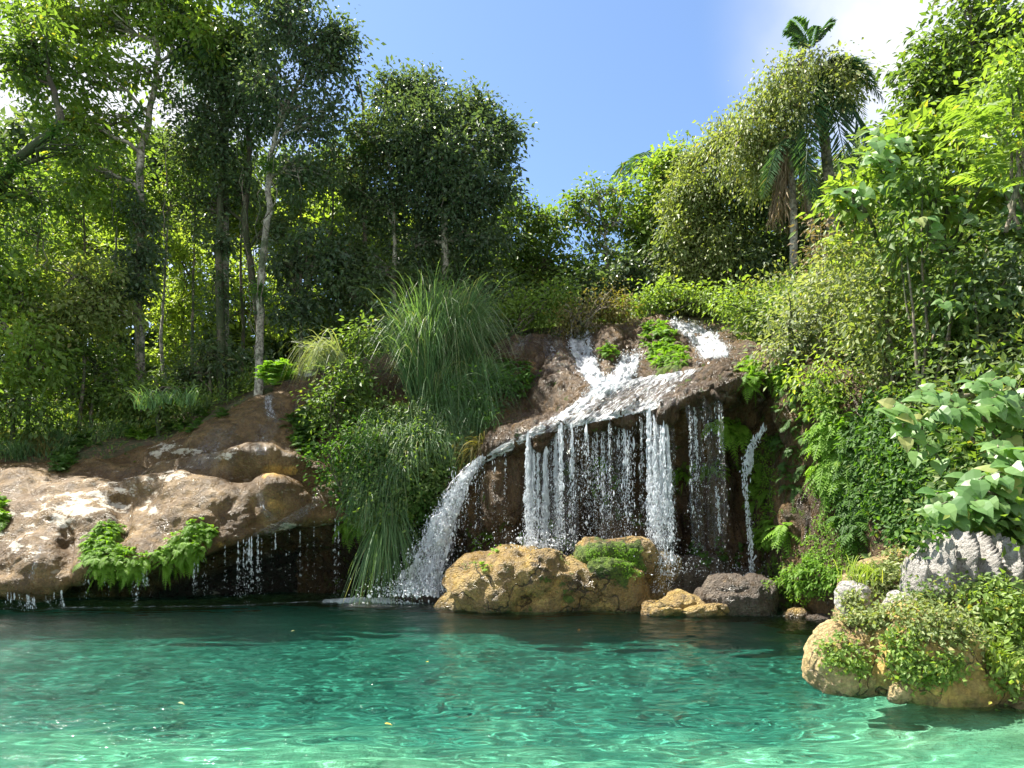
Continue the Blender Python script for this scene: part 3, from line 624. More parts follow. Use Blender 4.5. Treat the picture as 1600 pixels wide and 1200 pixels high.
def fronds(acc, B, D, L, n=12, droop=1.0, wid=.28, rng=RNG, flat=False):
    """pinnate fronds at B heading D (N,3), bending down"""
    N = len(B); D = unit(D); L = np.asarray(L).reshape(-1, 1) * np.ones((N, 1)); side = unit(np.cross(D, A([0, 0, 1.0]) + 1e-3))
    t = np.linspace(.08, 1, n); pts = []
    for s in t: pts.append(B + D * L * (s - .12 * droop * s * s) + A([0, 0, -1.0]) * L * droop * .55 * s * s)
    pts = np.stack(pts, 1); tan = unit(np.gradient(pts, axis=1)); prof = np.sin(np.pi * np.clip(t * .92 + .1, 0, 1)) ** .7
    base = pts.reshape(-1, 3); tn = tan.reshape(-1, 3); sd = np.repeat(side, n, 0); up = np.cross(sd, tn)
    ll = (L * wid * prof[None]).reshape(-1); r = np.repeat(rng.random(N), n)
    for s in (1, -1):
        dv = sd * s + tn * .55 - up * 0.0 + rng.standard_normal(base.shape) * .08; dv[:, 2] -= .15
        leaves(acc, base, dv, up, ll * rng.uniform(.85, 1.1, len(ll)), asp=.34, fold=.1, rnd=np.clip(r * .8 + rng.random(len(r)) * .18, 0, 1), rng=rng)
    # rachis
    w = .006 + 0 * L; V = np.stack([pts - sd.reshape(N, n, 3) * .006, pts + sd.reshape(N, n, 3) * .006], 2).reshape(-1, 3)
    i = (np.arange(N)[:, None] * n + np.arange(n - 1)[None]).reshape(-1, 1) * 2
    acc.add(V, Q=i + [0, 1, 3, 2], R=np.full(len(V), .3))
def fern_patch(name, label, spots, nf, L, mat='fern', droop=1.0, cat='fern', group=None, seed=0, pin=11, up=.5, wid=.30):
    """spots: (px,py,rx,ry) regions of rock the ferns grow on; nf fronds in all"""
    rng = np.random.default_rng(seed + 300); acc = Acc(); B = []; D = []
    ar = A([s[2] * s[3] for s in spots], float); ar /= ar.sum()
    for s, a in zip(spots, ar):
        k = max(2, int(nf * a / 5)); an = rng.random(k) * 6.283; q = rng.random(k) ** .5
        for x, y in zip(s[0] + np.cos(an) * q * s[2], s[1] + np.sin(an) * q * s[3]):
            h, n = hit(x, y)
            for _ in range(5):
                d = n * .8 + rdir(1, rng)[0] * .9 + A([0, 0, up]); d = unit(d)
                if d @ n < .05: d = d + n * .8
                B.append(h + rng.standard_normal(3) * .04); D.append(d)
    B = A(B); fronds(acc, B, A(D), L * rng.uniform(.6, 1.3, len(B)), pin, droop, wid, rng)
    return tag(acc.solid(name, M[mat]), label, cat, group)
def blades(acc, B, D, L, wd=.022, droop=1.0, seg=7, rng=RNG, tw=.5):
    N = len(B); D = unit(D); L = np.asarray(L).reshape(-1, 1) * np.ones((N, 1)); a = rng.random(N) * 6.283
    side = unit(np.cross(D, np.stack([np.cos(a), np.sin(a), .3 * np.ones(N)], 1))); dr = np.asarray(droop).reshape(-1, 1) * np.ones((N, 1)); V = []
    hz = D.copy(); hz[:, 2] = 0; hz = unit(hz + 1e-4)
    for s in np.linspace(0, 1, seg):
        p = B + D * L * (s - .35 * np.minimum(dr, 1.6) * s ** 2.2) + hz * L * .22 * dr * s ** 2 - A([0, 0, 1.0]) * L * .42 * dr * s ** 2.6
        wv = side * wd * (1 - s ** 2 * .95) * .5; V += [p - wv, p + wv]
    V = np.stack(V, 1).reshape(-1, 3); i = (np.arange(N)[:, None] * seg * 2 + np.arange(seg - 1)[None] * 2).reshape(-1, 1)
    acc.add(V, Q=i + [0, 1, 3, 2], R=np.repeat(rng.random(N) ** 1.0, seg * 2))
def grass_patch(name, label, spots, n, L, mat='grass', droop=1.0, cat='grass clump', group=None, seed=0, up=1.0, wd=.022, lean=(0, 0, 0), spread=.45):
    rng = np.random.default_rng(seed + 500); acc = Acc(); B = []; Nn = []
    ar = A([s[2] * s[3] for s in spots], float); ar /= ar.sum()
    for s, a in zip(spots, ar):
        k = max(2, int(n * a / 12)); an = rng.random(k) * 6.283; q = rng.random(k) ** .5
        for x, y in zip(s[0] + np.cos(an) * q * s[2], s[1] + np.sin(an) * q * s[3]):
            h, nn = hit(x, y)
            for _ in range(12): B.append(h + rng.standard_normal(3) * A([.07, .07, .03])); Nn.append(nn)
    B = A(B); Nn = A(Nn); D = Nn * .35 + A([0, 0, up]) + rdir(len(B), rng) * spread + A(lean)
    blades(acc, B, D, L * rng.uniform(.45, 1.25, len(B)), wd, droop * rng.uniform(.6, 1.4, len(B)), rng=rng)
    return tag(acc.solid(name, M[mat]), label, cat, group)

# ------------------------------------------------------------------ white water
def polyl(pts, n):
    P = A(pts, float); s = np.r_[0, np.cumsum(np.hypot(*np.diff(P[:, :2], axis=0).T))]; u = np.linspace(0, s[-1], n)
    return np.stack([np.interp(u, s, P[:, i]) for i in range(P.shape[1])], 1)
def water_sheet(name, label, left, right, dens, n=60, m=26, off=.035, cat='waterfall', amp=.03, us=1.0, vs=1.0, seed=0, root=None, endfade=1.0):
    """white water lying on the rock between two edge lines running downstream"""
    Lp, Rp = polyl(left, n), polyl(right, n); t = np.linspace(0, 1, m)[None, :, None]
    px = Lp[:, None] * (1 - t) + Rp[:, None] * t; V = np.zeros((n, m, 3)); N = np.zeros((n, m, 3))
    for i in range(n):
        for j in range(m): V[i, j], N[i, j] = hit(px[i, j, 0], px[i, j, 1])
    for _ in range(2):                      # water does not follow every pit
        V[1:-1, 1:-1] = (V[1:-1, 1:-1] * 2 + V[:-2, 1:-1] + V[2:, 1:-1] + V[1:-1, :-2] + V[1:-1, 2:]) / 6
    N = unit(N + A([0, -.4, .4]))
    ed = np.minimum(t[0, :, 0], 1 - t[0, :, 0]); ed = sm(0, .22, ed)[None] * np.ones((n, m))
    V = V + N * (off + amp * fbm(V * A([6, 6, 4]), 4, seed, .65)[..., None])
    wdt = np.linalg.norm(V[:, -1] - V[:, 0], axis=-1).mean(); ln = np.linalg.norm(np.diff(V[:, m // 2], axis=0), axis=-1).sum()
    fu = np.ones((n, 1)) * np.linspace(0, wdt * us * 1.6, m)[None] + seed * 3; fv = np.linspace(0, ln * vs * .45, n)[:, None] * np.ones((1, m))
    tt = np.linspace(0, 1, n)[:, None]; fade = .7 * (1 - sm(0, .12, tt)) * (endfade > 0) + .7 * (1 - sm(0, .14, 1 - tt)) * (endfade == 1); de = -fade + (dens if np.isscalar(dens) else np.interp(tt, np.linspace(0, 1, len(dens)), dens)) * np.ones((n, m)) - .75 * (1 - ed)
    at = {'fu': fu, 'fv': fv, 'dens': de}
    if root is not None: return child(name, V, grid_faces(n, m), M['foam'], root, smooth=True, attrs=at), V
    o = solid(name, V, grid_faces(n, m), M['foam'], smooth=True, attrs=at); return tag(o, label, cat), V
OCT = A([(1, 0, 0), (-1, 0, 0), (0, 1, 0), (0, -1, 0), (0, 0, 1), (0, 0, -1)], float)
OCF = A([(0, 2, 4), (2, 1, 4), (1, 3, 4), (3, 0, 4), (2, 0, 5), (1, 2, 5), (3, 1, 5), (0, 3, 5)])
IV, IT = ICO[2] if False else (None, None)
def drops(acc, P, r, stretch, vel=None, rng=RNG):
    """blobs of water, drawn out along their fall"""
    n = len(P); r = np.asarray(r).reshape(-1, 1, 1) * np.ones((n, 1, 1)); st = np.asarray(stretch).reshape(-1, 1) * np.ones((n, 1))
    v = np.tile(A([0, 0, 1.0]), (n, 1)) if vel is None else unit(-vel)
    a = unit(np.cross(v, rdir(n, rng))); b = np.cross(v, a)
    k = OCT[None] * (1 + .35 * rng.standard_normal((n, 6, 1)))
    V = P[:, None] + r * (k[..., :1] * a[:, None] + k[..., 1:2] * b[:, None] + k[..., 2:] * v[:, None] * st[:, None])
    acc.add(V.reshape(-1, 3), T=(np.arange(n)[:, None, None] * 6 + OCF[None]).reshape(-1, 3))
def falling(acc, top, v0, zb, n, r, rng, spread=.05, clump=True, fine=1.0):
    """drops falling from points TOP with horizontal velocity v0 until height zb"""
    k = len(top); wt = rng.lognormal(0, .9, k); i = rng.choice(k, n, p=wt / wt.sum()); t0 = top[i]; H = t0[:, 2] - zb; ln_ = np.clip(rng.normal(.85, .3, k), .25, 1)[i]; q = rng.random(n) ** .9 * ln_
    if clump: q = np.clip(q + .025 * np.sin(q * 47 + i * 2.1) + .02 * np.sin(q * 113 + i), 0, 1)
    fall = H * q; t = np.sqrt(2 * np.maximum(fall, 0) / 9.8)
    P = t0 + v0[i] * t[:, None]; P[:, 2] = t0[:, 2] - fall
    P = P + rng.standard_normal((n, 3)) * A([1, 1, .4]) * (spread * (.12 + 1.3 * q ** 1.3)[:, None])
    rr = r * rng.lognormal(0, .6, n) * (1.1 - .6 * q) * fine * .85; drops(acc, P, rr, rng.uniform(1.2, 3.2, n) * (1 + .9 * (1 - q)), rng=rng)
def lip_points(px0, px1, py0, py1, n):
    return A([hit(px0 + (px1 - px0) * t, py0 + (py1 - py0) * t)[0] for t in np.linspace(0, 1, n)])
rng = np.random.default_rng(77)
def find_lip(px):
    y0 = float(np.interp(px, [c[0] for c in CC], [c[3] for c in CC])); ys = np.arange(y0 - 24, y0 + 44, 2.0); H = [hit(px, y)[0] for y in ys]
    dd = np.diff([h[1] for h in H]); k = int(np.argmax(dd)); return H[k] if dd[k] > .12 else hit(px, y0 + 4)[0]
root = empty('waterfall', tuple(W(940, 900, 16)), 'broad main waterfall spilling over the wide ledge in white strands', 'waterfall')
_, V1 = water_sheet('ledge_sheet', '', [(948, 600), (905, 628), (862, 655), (822, 684)], [(1118, 572), (1100, 590), (1075, 612), (1062, 632)], [.7, .42, .46, .7], n=60, m=90, root=root, us=1.8, vs=.9, seed=1, endfade=0)
_, V2 = water_sheet('ledge_sheet', '', [(935, 606), (890, 634), (840, 664), (790, 690), (738, 722)], [(965, 610), (930, 636), (880, 664), (820, 694), (752, 728)], [.9, .6, .55, .6, .9], n=70, m=34, root=root, us=1.2, seed=2, endfade=0, amp=.06)
strands = [(822, 862, 90, .8, 2900, .17), (868, 900, 60, .7, 1100, .16), (905, 935, 60, .45, 200, .1), (938, 962, 60, .6, 260, .32), (965, 1008, 90, .65, 420, .1), (1010, 1048, 90, .85, 3200, .2), (1072, 1092, 40, .5, 220, .32), (1095, 1125, 40, .4, 120, .2), (745, 800, 60, .4, 160, .1), (824, 1056, 160, .42, 800, .1), (850, 1056, 160, .3, 1500, .1)]
def lip_y(px): return float(np.interp(px, [c[0] for c in CC], [c[3] for c in CC]))
for x0, x1, nn, rr, cnt, dn in strands:
    nk = max(6, int((x1 - x0) / 4)); tk = A([find_lip(x0 + (x1 - x0) * t) for t in np.linspace(0, 1, nk)]); top = np.stack([np.interp(np.linspace(0, nk - 1, nn), range(nk), tk[:, i]) for i in range(3)], 1) + A([0, -.03, .0])
    # cluster into threads
    th = rng.random(max(3, int((x1 - x0) / 5))) ** 1.3; idx = np.clip((np.repeat(th, 8) * nn + rng.standard_normal(len(th) * 8) * nn * .012).astype(int), 0, nn - 1)
    tp = top[idx]; v0 = np.c_[rng.uniform(-.12, .05, len(tp)), rng.uniform(-.75, -.35, len(tp)), np.zeros(len(tp))]
    acc = Acc(); falling(acc, tp, v0, .25, cnt * 5, .0085 * rr, rng, .06)
    V, f, R = acc.data(); child('strand', V, f, M['drop'], root, attrs={'rnd': R})['kind'] = 'stuff'
    # continuous film under the lip that breaks up on its way down
    if dn > .15:
        m = 22; n = 46; tt = np.linspace(0, 1, n); tq = top[np.linspace(0, nn - 1, m).astype(int)].copy(); tq[:, 2] += .015
        fallz = (tq[:, 2] - .5) * .8; G = np.repeat(tq[None], n, 0); G[..., 2] -= tt[:, None] ** 1.3 * fallz[None]
        ft = np.sqrt(2 * tt[:, None] ** 1.3 * fallz[None] / 9.8); G[..., 1] -= .5 * ft + .02; G[..., 0] += .06 * fbm(G * A([3, 3, .6]), 2, 9)
        G[..., 1] += .05 * fbm(G * A([5, 5, .9]), 2, 19)
        fu = np.linspace(0, (x1 - x0) / 16, m)[None] * np.ones((n, 1)) + x0; fv = (tt[:, None] * fallz[None]) * .75
        ed = sm(0, .25, np.minimum(np.linspace(0, 1, m), 1 - np.linspace(0, 1, m)))[None]
        child('water_curtain', G, grid_faces(n, m), M['foam'], root, smooth=True, attrs={'fu': fu, 'fv': fv, 'dens': dn - .75 * tt[:, None] ** .7 - .5 * (1 - ed) - .16 + .25 * (tt[:, None] < .04)})
def cascade(name, label, path, width, zb, nd, seed, spray=.12, dens=1.0, cat='waterfall', r=.03, lumps=True, d0=None):
    """a solid white chute: a lumpy tube of foam with drops thrown off; path of (px,py,d)"""
    rng = np.random.default_rng(seed); P = W(*A(polyl(path, 60)).T); wd = np.interp(np.linspace(0, 1, 60), np.linspace(0, 1, len(width)), width)
    P0 = P.mean(0); P0[2] = P[:, 2].min(); root = empty(name, tuple(P0), label, cat)
    for layer in (0, 1):
        m = 40; a = np.linspace(-.62 * np.pi, .62 * np.pi, m); s = 1 - .22 * layer
        T = unit(np.gradient(P, axis=0)); sx = unit(np.cross(T, A([0, -1, .15]))); fr = np.cross(sx, T); fr = np.where((fr[:, 1:2] > 0), -fr, fr)
        G = P[:, None] + s * wd[:, None, None] * (np.sin(a)[None, :, None] * sx[:, None] + .55 * np.cos(a)[None, :, None] * fr[:, None])
        dsp = fbm(G * A([5, 5, 2.6]) + layer * 7, 4, seed); G = G + (fr[:, None] + .35 * sx[:, None] * np.sin(a)[None, :, None]) * (dsp * .5 * wd[:, None])[..., None]
        ln = np.linspace(0, 1, 60)[:, None]; fu = np.linspace(0, 1.1, m)[None] + 0 * ln + seed + layer * 5; fv = ln * 1.1 + 0 * fu
        ed = sm(0, .35, 1 - np.abs(a) / (.62 * np.pi))[None]
        child('foam_sheet', G, grid_faces(60, m), M['foam'], root, smooth=True, attrs={'fu': fu, 'fv': fv, 'dens': (.62 if layer else .36) * dens - .9 * (1 - ed) + 0 * fu})
    acc = Acc(); k = nd; q = rng.random(k); j = (q * 59).astype(int); off = rng.standard_normal((k, 3)) * A([1.0, .6, .6])
    X = P[j] + off * wd[j, None] * (.42 + .35 * spray * 8 * rng.random((k, 1)) * q[:, None]); X[:, 1] -= wd[j] * .4
    drops(acc, X, r * rng.lognormal(0, .5, k) * .6, rng.uniform(1, 2.6, k), rng=rng)
    V, f, R = acc.data(); child('spray', V, f, M['drop'], root, attrs={'rnd': R})['kind'] = 'stuff'; return root
cascade('cascade', 'thick white cascade plunging into the pool left of the golden boulder', [(752, 716, 16.9), (738, 732, 16.8), (718, 762, 16.6), (700, 800, 16.5), (684, 842, 16.4), (668, 885, 16.3), (658, 928, 16.2)], [.10, .18, .28, .36, .42, .48, .52], .1, 8000, 5, r=.0115)
for nm, lb, Lf, Rt, de, sd in (
    ('waterfall', 'upper white fall dropping down the dark rock under the brown overhanging shrub', [(880, 512), (884, 545), (898, 578), (918, 604), (935, 622)], [(924, 508), (930, 545), (940, 580), (955, 598), (975, 606)], [.75, .75, .75, .8, .85], 11),
    ('waterfall', 'slanting upper fall between the brown rock and the fern mound', [(972, 552), (955, 580), (930, 602), (905, 622)], [(1004, 548), (1002, 576), (985, 598), (960, 614)], [.8, .8, .85, .85], 12),
    ('waterfall', 'topmost white chute coming down at the right behind the fern mound', [(1034, 500), (1060, 522), (1082, 545), (1090, 568)], [(1092, 508), (1120, 522), (1142, 542), (1146, 562)], [.95, .85, .85, .9], 13),
    ('water_trickle', 'thin veil of water on the round dark rock left of the upper fall', [(815, 522), (800, 540), (790, 556)], [(832, 522), (820, 542), (812, 560)], [.25, .3, .1], 14),
    ('water_trickle', 'faint wet veil sliding beside the upper fall on dark rock', [(850, 520), (848, 548), (856, 580)], [(880, 514), (880, 548), (890, 580)], [.3, .35, .1], 15),
    ('water_trickle', 'small bright trickle sliding down the top of the travertine mound', [(412, 616), (412, 638), (418, 660)], [(428, 614), (428, 638), (440, 662)], [.55, .5, .35], 16),
    ('water_trickle', 'wide thin film of water over the upper mound below the trickle', [(330, 672), (305, 705), (290, 735)], [(372, 668), (350, 705), (340, 732)], [.15, .32, .2], 17),
    ('water_trickle', 'thin film of water running on the right of the upper mound', [(405, 664), (395, 690), (400, 712)], [(440, 664), (425, 690), (420, 712)], [.2, .3, .1], 18),
    ('water_trickle', 'narrow trickle curling round the yellow dome of the mound', [(402, 772), (405, 795), (420, 815)], [(412, 770), (416, 795), (434, 812)], [.3, .35, .3], 19),
    ('water_trickle', 'wet streak running to the right end of the mound lip', [(486, 762), (488, 785), (440, 812), (395, 834)], [(498, 762), (502, 790), (470, 812), (400, 846)], [.2, .3, .25, .2], 20),
    ('water_trickle', 'thin trickle on the grooved left lobe of the mound', [(70, 830), (56, 870), (46, 905)], [(80, 832), (64, 872), (54, 908)], [.2, .35, .4], 21),
    ('water_trickle', 'white patch of running water high behind the tall grass', [(462, 588), (470, 592)], [(488, 580), (494, 588)], [.9, .8], 22)):
    o_, _V = water_sheet(nm, lb, Lf, Rt, de, n=90 if sd < 14 else 50, m=48 if sd < 14 else 26, seed=sd, us=1.8, vs=1.7, amp=.06 if sd < 14 else .02, endfade=.5 if sd in (11, 12) else 1)
    if sd < 14:
        r_ = np.random.default_rng(sd); X = _V.reshape(-1, 3)[r_.integers(0, _V.shape[0] * _V.shape[1], 900)] + r_.standard_normal((900, 3)) * .05 + A([0, -.02, .03]); acc = Acc(); drops(acc, X, .008 * r_.lognormal(0, .5, 900), r_.uniform(.8, 2, 900), rng=r_)
        Vd, fd, Rd = acc.data(); child('splash_drops', Vd, fd, M['drop'], o_, attrs={'rnd': Rd})['kind'] = 'stuff'
# right-hand trickle that falls past the moss column
root = empty('waterfall', tuple(W(1172, 930, 14.6)), 'thin ribbon of water falling past the moss column at the right end of the cliff', 'waterfall')
for pth, w_, cnt in (([(1196, 668), (1178, 690), (1168, 712), (1162, 745)],   .05, 380), ([(1162, 745), (1168, 800), (1174, 860), (1176, 925)],   .045, 520), ([(1176, 700), (1170, 740)], .04, 200), ([(1120, 760), (1124, 830)], .03, 120)):
    P = polyl(pth, 200); dd = np.full(200, 14.9); X = W(P[:, 0], P[:, 1], dd)[rng.integers(0, 200, cnt)]; X += rng.standard_normal(X.shape) * w_ * .7
    acc = Acc(); drops(acc, X, .0085 * rng.lognormal(0, .4, cnt), rng.uniform(1.5, 4, cnt), rng=rng); V, f, R = acc.data(); child('strand', V, f, M['drop'], root, attrs={'rnd': R})['kind'] = 'stuff'
# drips under the overhang
for lb, x0, x1, cnt, rr in (('curtain of falling drips in the middle of the dark cave under the mound', 372, 412, 620, 1.0), ('sparse drips in the cave mouth right of the dense drip curtain', 414, 540, 330, .8), ('drips falling below the gap between the two lip ferns', 205, 240, 200, .9),
        ('thin drips below the left rounded end of the mound', 0, 40, 90, .8), ('single bright thread of water pouring off the left end of the mound', 42, 54, 120, 1.0), ('sparse drips behind the lip ferns', 60, 200, 200, .7), ('sparse drips between the right lip fern and the drip curtain', 300, 370, 200, .8), ('fine drips beside the big cascade', 700, 745, 420, .8)):
    xs = np.linspace(x0, x1, 24); lyy = np.interp(xs, [c[0] for c in LM], [c[1] for c in LM]); ld = np.interp(xs, [c[0] for c in LM], [c[2] for c in LM])
    if x0 >= 700: lyy = np.full(24, 735.); ld = np.full(24, 16.3)
    tp = W(xs, lyy - 6, ld - .02)[rng.permutation(24)[:10]]; acc = Acc()
    falling(acc, tp, np.zeros((len(tp), 3)), 0.0, cnt * 2, .0045 * rr, rng, .03)
    tag(acc.solid('drip_curtain', M['drop']), lb, 'drips', 'drips falling into the pool', 'stuff')
# splashes where the strands hit the rocks
for i, (lb, x, y, d, n_, w_) in enumerate((('spray thrown up where the left strands hit the golden boulder', 850, 858, 15.4, 700, .5), ('spray at the foot of the strong right strand', 1032, 895, 15.2, 900, .4), ('spray around the wet ledge', 1110, 900, 15.2, 600, .8), ('churned drops where the left cascade meets the pool', 655, 930, 16.0, 1500, .55))):
    r_ = np.random.default_rng(i + 400); c = W(x, y, d); X = c + r_.standard_normal((n_, 3)) * A([w_, .3, 0]); X[:, 2] += np.abs(r_.standard_normal(n_)) * .22
    if i == 3:
        Y = np.c_[r_.uniform(-4.3, -2.1, 5200), np.zeros((5200, 2))]; Y[:, 1] = 16.3 + .16 * r_.standard_normal(5200) - .12 * (Y[:, 0] + 2.2); Y[:, 2] = waves(Y[:, 0], Y[:, 1]) + .01 + .03 * np.abs(r_.standard_normal(5200)); Y = Y[vnoise(Y * 3.5, 5) + .5 * sm(-3.6, -2.6, Y[:, 0]) > -.15]; X = np.r_[X, Y]; n_ = len(X)
    acc = Acc(); drops(acc, X, (.011 if i == 3 else .007) * r_.lognormal(0, .5, n_), r_.uniform(.8, 1.6, n_), rng=r_); tag(acc.solid('splash', M['drop']), lb, 'spray', kind='stuff')
# foam on the pool
def foam_patch(label, pts, wid, dens, seed):
    P = polyl(pts, 90); m = 14; t = np.linspace(-1, 1, m); T = unit(np.gradient(P, axis=0)); nrm = np.c_[-T[:, 1], T[:, 0]]
    G = P[:, None] + nrm[:, None] * (t * wid / 2)[None, :, None]; Z = waves(G[..., 0], G[..., 1]) * .8 + .012 + .02 * (fbm(np.dstack([G * 6, 0 * G[..., :1]]), 2, seed) + .6) * (1 - np.abs(t))[None]
    V = np.dstack([G, Z]); ed = sm(0, .6, 1 - np.abs(t))[None]; s = np.linspace(0, 1, 90)[:, None]
    o = mk('water_foam', V, grid_faces(90, m), M['foam'], smooth=True, attrs={'fu': G[..., 0] * .8, 'fv': G[..., 1] * 1.1, 'dens': dens - .8 * (1 - ed) - .5 * (np.abs(s - .5) > .47)})
    tag(o, label, 'foam', kind='stuff')
wl = lambda px, py: tuple(W(px, py, CH * F / (py - HZ))[:2])
foam_patch('white foam where the left cascade lands', [wl(500, 939), wl(560, 938), wl(600, 937), wl(640, 936), wl(668, 938)], 1.3, .72, 1)
foam_patch('line of splashes under the dripping lip', [wl(0, 951), wl(60, 952), wl(150, 951), wl(260, 949), (-6.1, 15.45), wl(400, 944), wl(470, 941), wl(540, 939)], .22, .42, 2)
foam_patch('ripples and bubbles spreading in front of the left cascade', [wl(540, 945), wl(600, 944), wl(660, 945), wl(720, 950)], 1.2, .22, 4)
foam_patch('splash ring under the right trickle', [wl(1172, 958), wl(1205, 962), wl(1250, 963), wl(1300, 966)], .25, .35, 3)

# ------------------------------------------------------------------ forest
FG = 'trees of the forest on the left bank'; RG = 'trees on the right hillside'
tree('tall_tree', 'tall pale-barked tree rising straight, forking high up, bright green spreading crown at top left', 21.5, [(216, 640), (217, 500), (214, 420), (219, 330), (221, 250), (224, 190), (240, 110), (248, 40), (255, -60)],
     [(150, 40, 100, 50), (250, 0, 110, 50), (330, 60, 90, 46), (90, 110, 80, 46, -.8), (360, -40, 90, 50), (220, 110, 60, 30), (60, 20, 80, 46), (170, -50, 110, 40), (170, 190, 60, 34), (80, 190, 60, 30, -1), (110, 270, 60, 34), (180, 330, 50, 30)], mat='bright', bark='bark_pale', r0=.17, L=.17, dens=.62, seed=1, group=FG, gap=.15)
tree('gnarled_tree', 'gnarled dark tree leaning in from the left edge with heavy mossy branches', 19.5, [(-70, 720), (-60, 500), (-40, 330), (30, 250), (100, 190), (75, 120)],
     [(-20, 100, 90, 60), (40, 60, 60, 40), (-40, 250, 80, 50), (60, 300, 80, 34), (-10, 360, 90, 50), (130, 230, 60, 28)], mat='mid', bark='bark_dark', r0=.2, L=.15, dens=.55, seed=2, group=FG, gap=.15)
tree('dark_tree', 'straight dark trunk wrapped in creeper between the pale tree and the leaning tree', 22, [(350, 640), (348, 500), (345, 380), (343, 260), (345, 150), (350, 60)],
     [(345, 110, 70, 50), (300, 180, 60, 50), (400, 170, 60, 50), (345, 250, 26, 80), (345, 380, 18, 60), (290, 60, 60, 50), (400, 60, 60, 40), (347, 480, 18, 50)], mat='dark', bark='bark_dark', r0=.15, L=.13, dens=.9, seed=3, group=FG)
tree('leaning_tree', 'slim patchy-barked tree leaning right with a feathery dark crown against the sky', 20.6, [(400, 605), (404, 500), (412, 420), (425, 330), (420, 250), (445, 160), (480, 90)],
     [(480, 70, 70, 60), (530, 110, 46, 34), (430, 30, 70, 50), (520, 60, 40, 26), (450, 170, 60, 50), (500, 200, 50, 46), (400, 120, 50, 50), (470, 270, 56, 40), (545, 60, 20, 14), (440, -20, 60, 30)], mat='dark', bark='bark_pale', r0=.14, L=.12, dens=.85, seed=4, group=FG, gap=.2)
tree('forked_tree', 'forked dark tree with twin stems splitting above the leaning tree base', 22.5, [(405, 610), (400, 480), (385, 360), (392, 240), (380, 140), (330, 60)],
     [(330, 130, 50, 40), (380, 40, 60, 40), (290, 240, 50, 40), (370, 300, 50, 50), (430, 360, 50, 50), (320, 330, 40, 40)], mat='deep', bark='bark_dark', r0=.13, L=.13, dens=.7, seed=5, group=FG, gap=.1)
tree('round_tree', 'large dense dark green tree with a rounded top left of the open sky', 22.5, [(697, 600), (697, 420), (695, 330), (690, 260), (680, 190)],
     [(640, 180, 66, 56), (700, 230, 96, 76), (765, 230, 50, 54), (700, 170, 60, 44), (700, 260, 90, 70, -1), (655, 200, 60, 60, -1), (620, 240, 60, 60), (760, 290, 50, 46), (680, 320, 90, 60), (600, 310, 60, 50), (640, 400, 60, 40), (740, 380, 60, 44), (660, 130, 30, 18), (790, 200, 26, 20), (740, 165, 34, 26), (610, 140, 30, 22)], mat='dark', bark='bark_pale', r0=.15, L=.13, dens=1.25, seed=6, group=FG)
tree('slender_tree', 'slender pale stem standing left under the rounded dark tree', 22, [(614, 620), (616, 480), (617, 380), (612, 300), (604, 230)],
     [(590, 230, 36, 50), (580, 320, 50, 50), (560, 200, 26, 30), (600, 430, 50, 40)], mat='deep', bark='bark_pale', r0=.1, L=.14, dens=.8, seed=7, group=FG)
for i_, (x_, yb, yt, d_, lb_, bk_) in enumerate(((252, 610, 330, 22.5, 'thin grey stem just right of the tall pale tree', 'bark_pale'), (300, 600, 260, 23, 'thin stem midway between the tall pale tree and the dark creeper-wrapped trunk', 'bark_mid'), (375, 600, 230, 23.4, 'thin mossy stem right beside the dark creeper-wrapped trunk', 'bark_mid'), (468, 590, 280, 22.4, 'thin stem right of the leaning tree in the shade', 'bark_pale'), (520, 580, 250, 22.8, 'slim bare stem between the feathery crown and the dead stem', 'bark_mid'), (130, 650, 300, 22, 'slim stem among the bushes left of the tall pale tree', 'bark_mid'), (175, 640, 260, 23, 'slim pale stem close behind the tall pale tree on its left', 'bark_pale'), (60, 660, 330, 22.4, 'slim stem near the left edge behind the understory', 'bark_mid'))):
    tree('slender_tree', lb_, d_, [(x_, yb + 20), (x_ + 4, yb - 80), (x_ - 3, (yb + yt) / 2), (x_ + 5, yt)], [(x_ + 5, yt - 10, 44, 30), (x_ - 20, yt + 40, 30, 26)], mat='mid', bark=bk_, r0=.075, L=.12, dens=.7, seed=120 + i_, group=FG)
tree('slender_tree', 'thin pale stem seen just left of the rounded tree trunk', 23, [(656, 620), (656, 440), (658, 330), (655, 260)], [(650, 250, 40, 40), (670, 360, 40, 40)], mat='deep', bark='bark_pale', r0=.08, L=.14, dens=.8, seed=8, group=FG)
tree('bare_tree', 'nearly bare dead stem with stubs rising beside the feathery crown', 22, [(566, 620), (568, 400), (566, 260), (570, 170), (558, 120)], [(560, 300, 34, 50), (540, 260, 30, 30)], mat='deep', bark='bark_mid', r0=.09, L=.13, dens=.6, seed=9, group=FG)
tree('valley_tree', 'low bushy tree filling the valley right of the rounded dark tree', 25, [(830, 520), (830, 420), (825, 360)], [(820, 370, 60, 50), (860, 410, 60, 46), (800, 320, 30, 26), (850, 340, 30, 24), (790, 420, 60, 60), (900, 440, 50, 40), (840, 460, 80, 40)], mat='mid', r0=.12, L=.15, dens=.9, seed=10, group='trees in the valley behind the falls')
tree('airy_tree', 'airy tree with thin see-through crown and pale stem against the sky', 25, [(950, 500), (948, 420), (945, 360), (935, 310)], [(930, 310, 50, 30), (910, 350, 40, 34), (970, 350, 36, 36), (950, 400, 46, 34), (890, 320, 20, 16), (960, 300, 20, 16)], mat='mid', bark='bark_pale', r0=.1, L=.17, dens=.55, per=34, seed=11, group='trees in the valley behind the falls', gap=.15)
tree('valley_tree', 'dark bushy tree low in the valley under the airy tree', 24, [(960, 520), (960, 460)], [(950, 450, 70, 40), (1000, 420, 50, 50), (900, 470, 60, 30)], mat='dark', r0=.1, L=.15, dens=.9, seed=12, group='trees in the valley behind the falls')
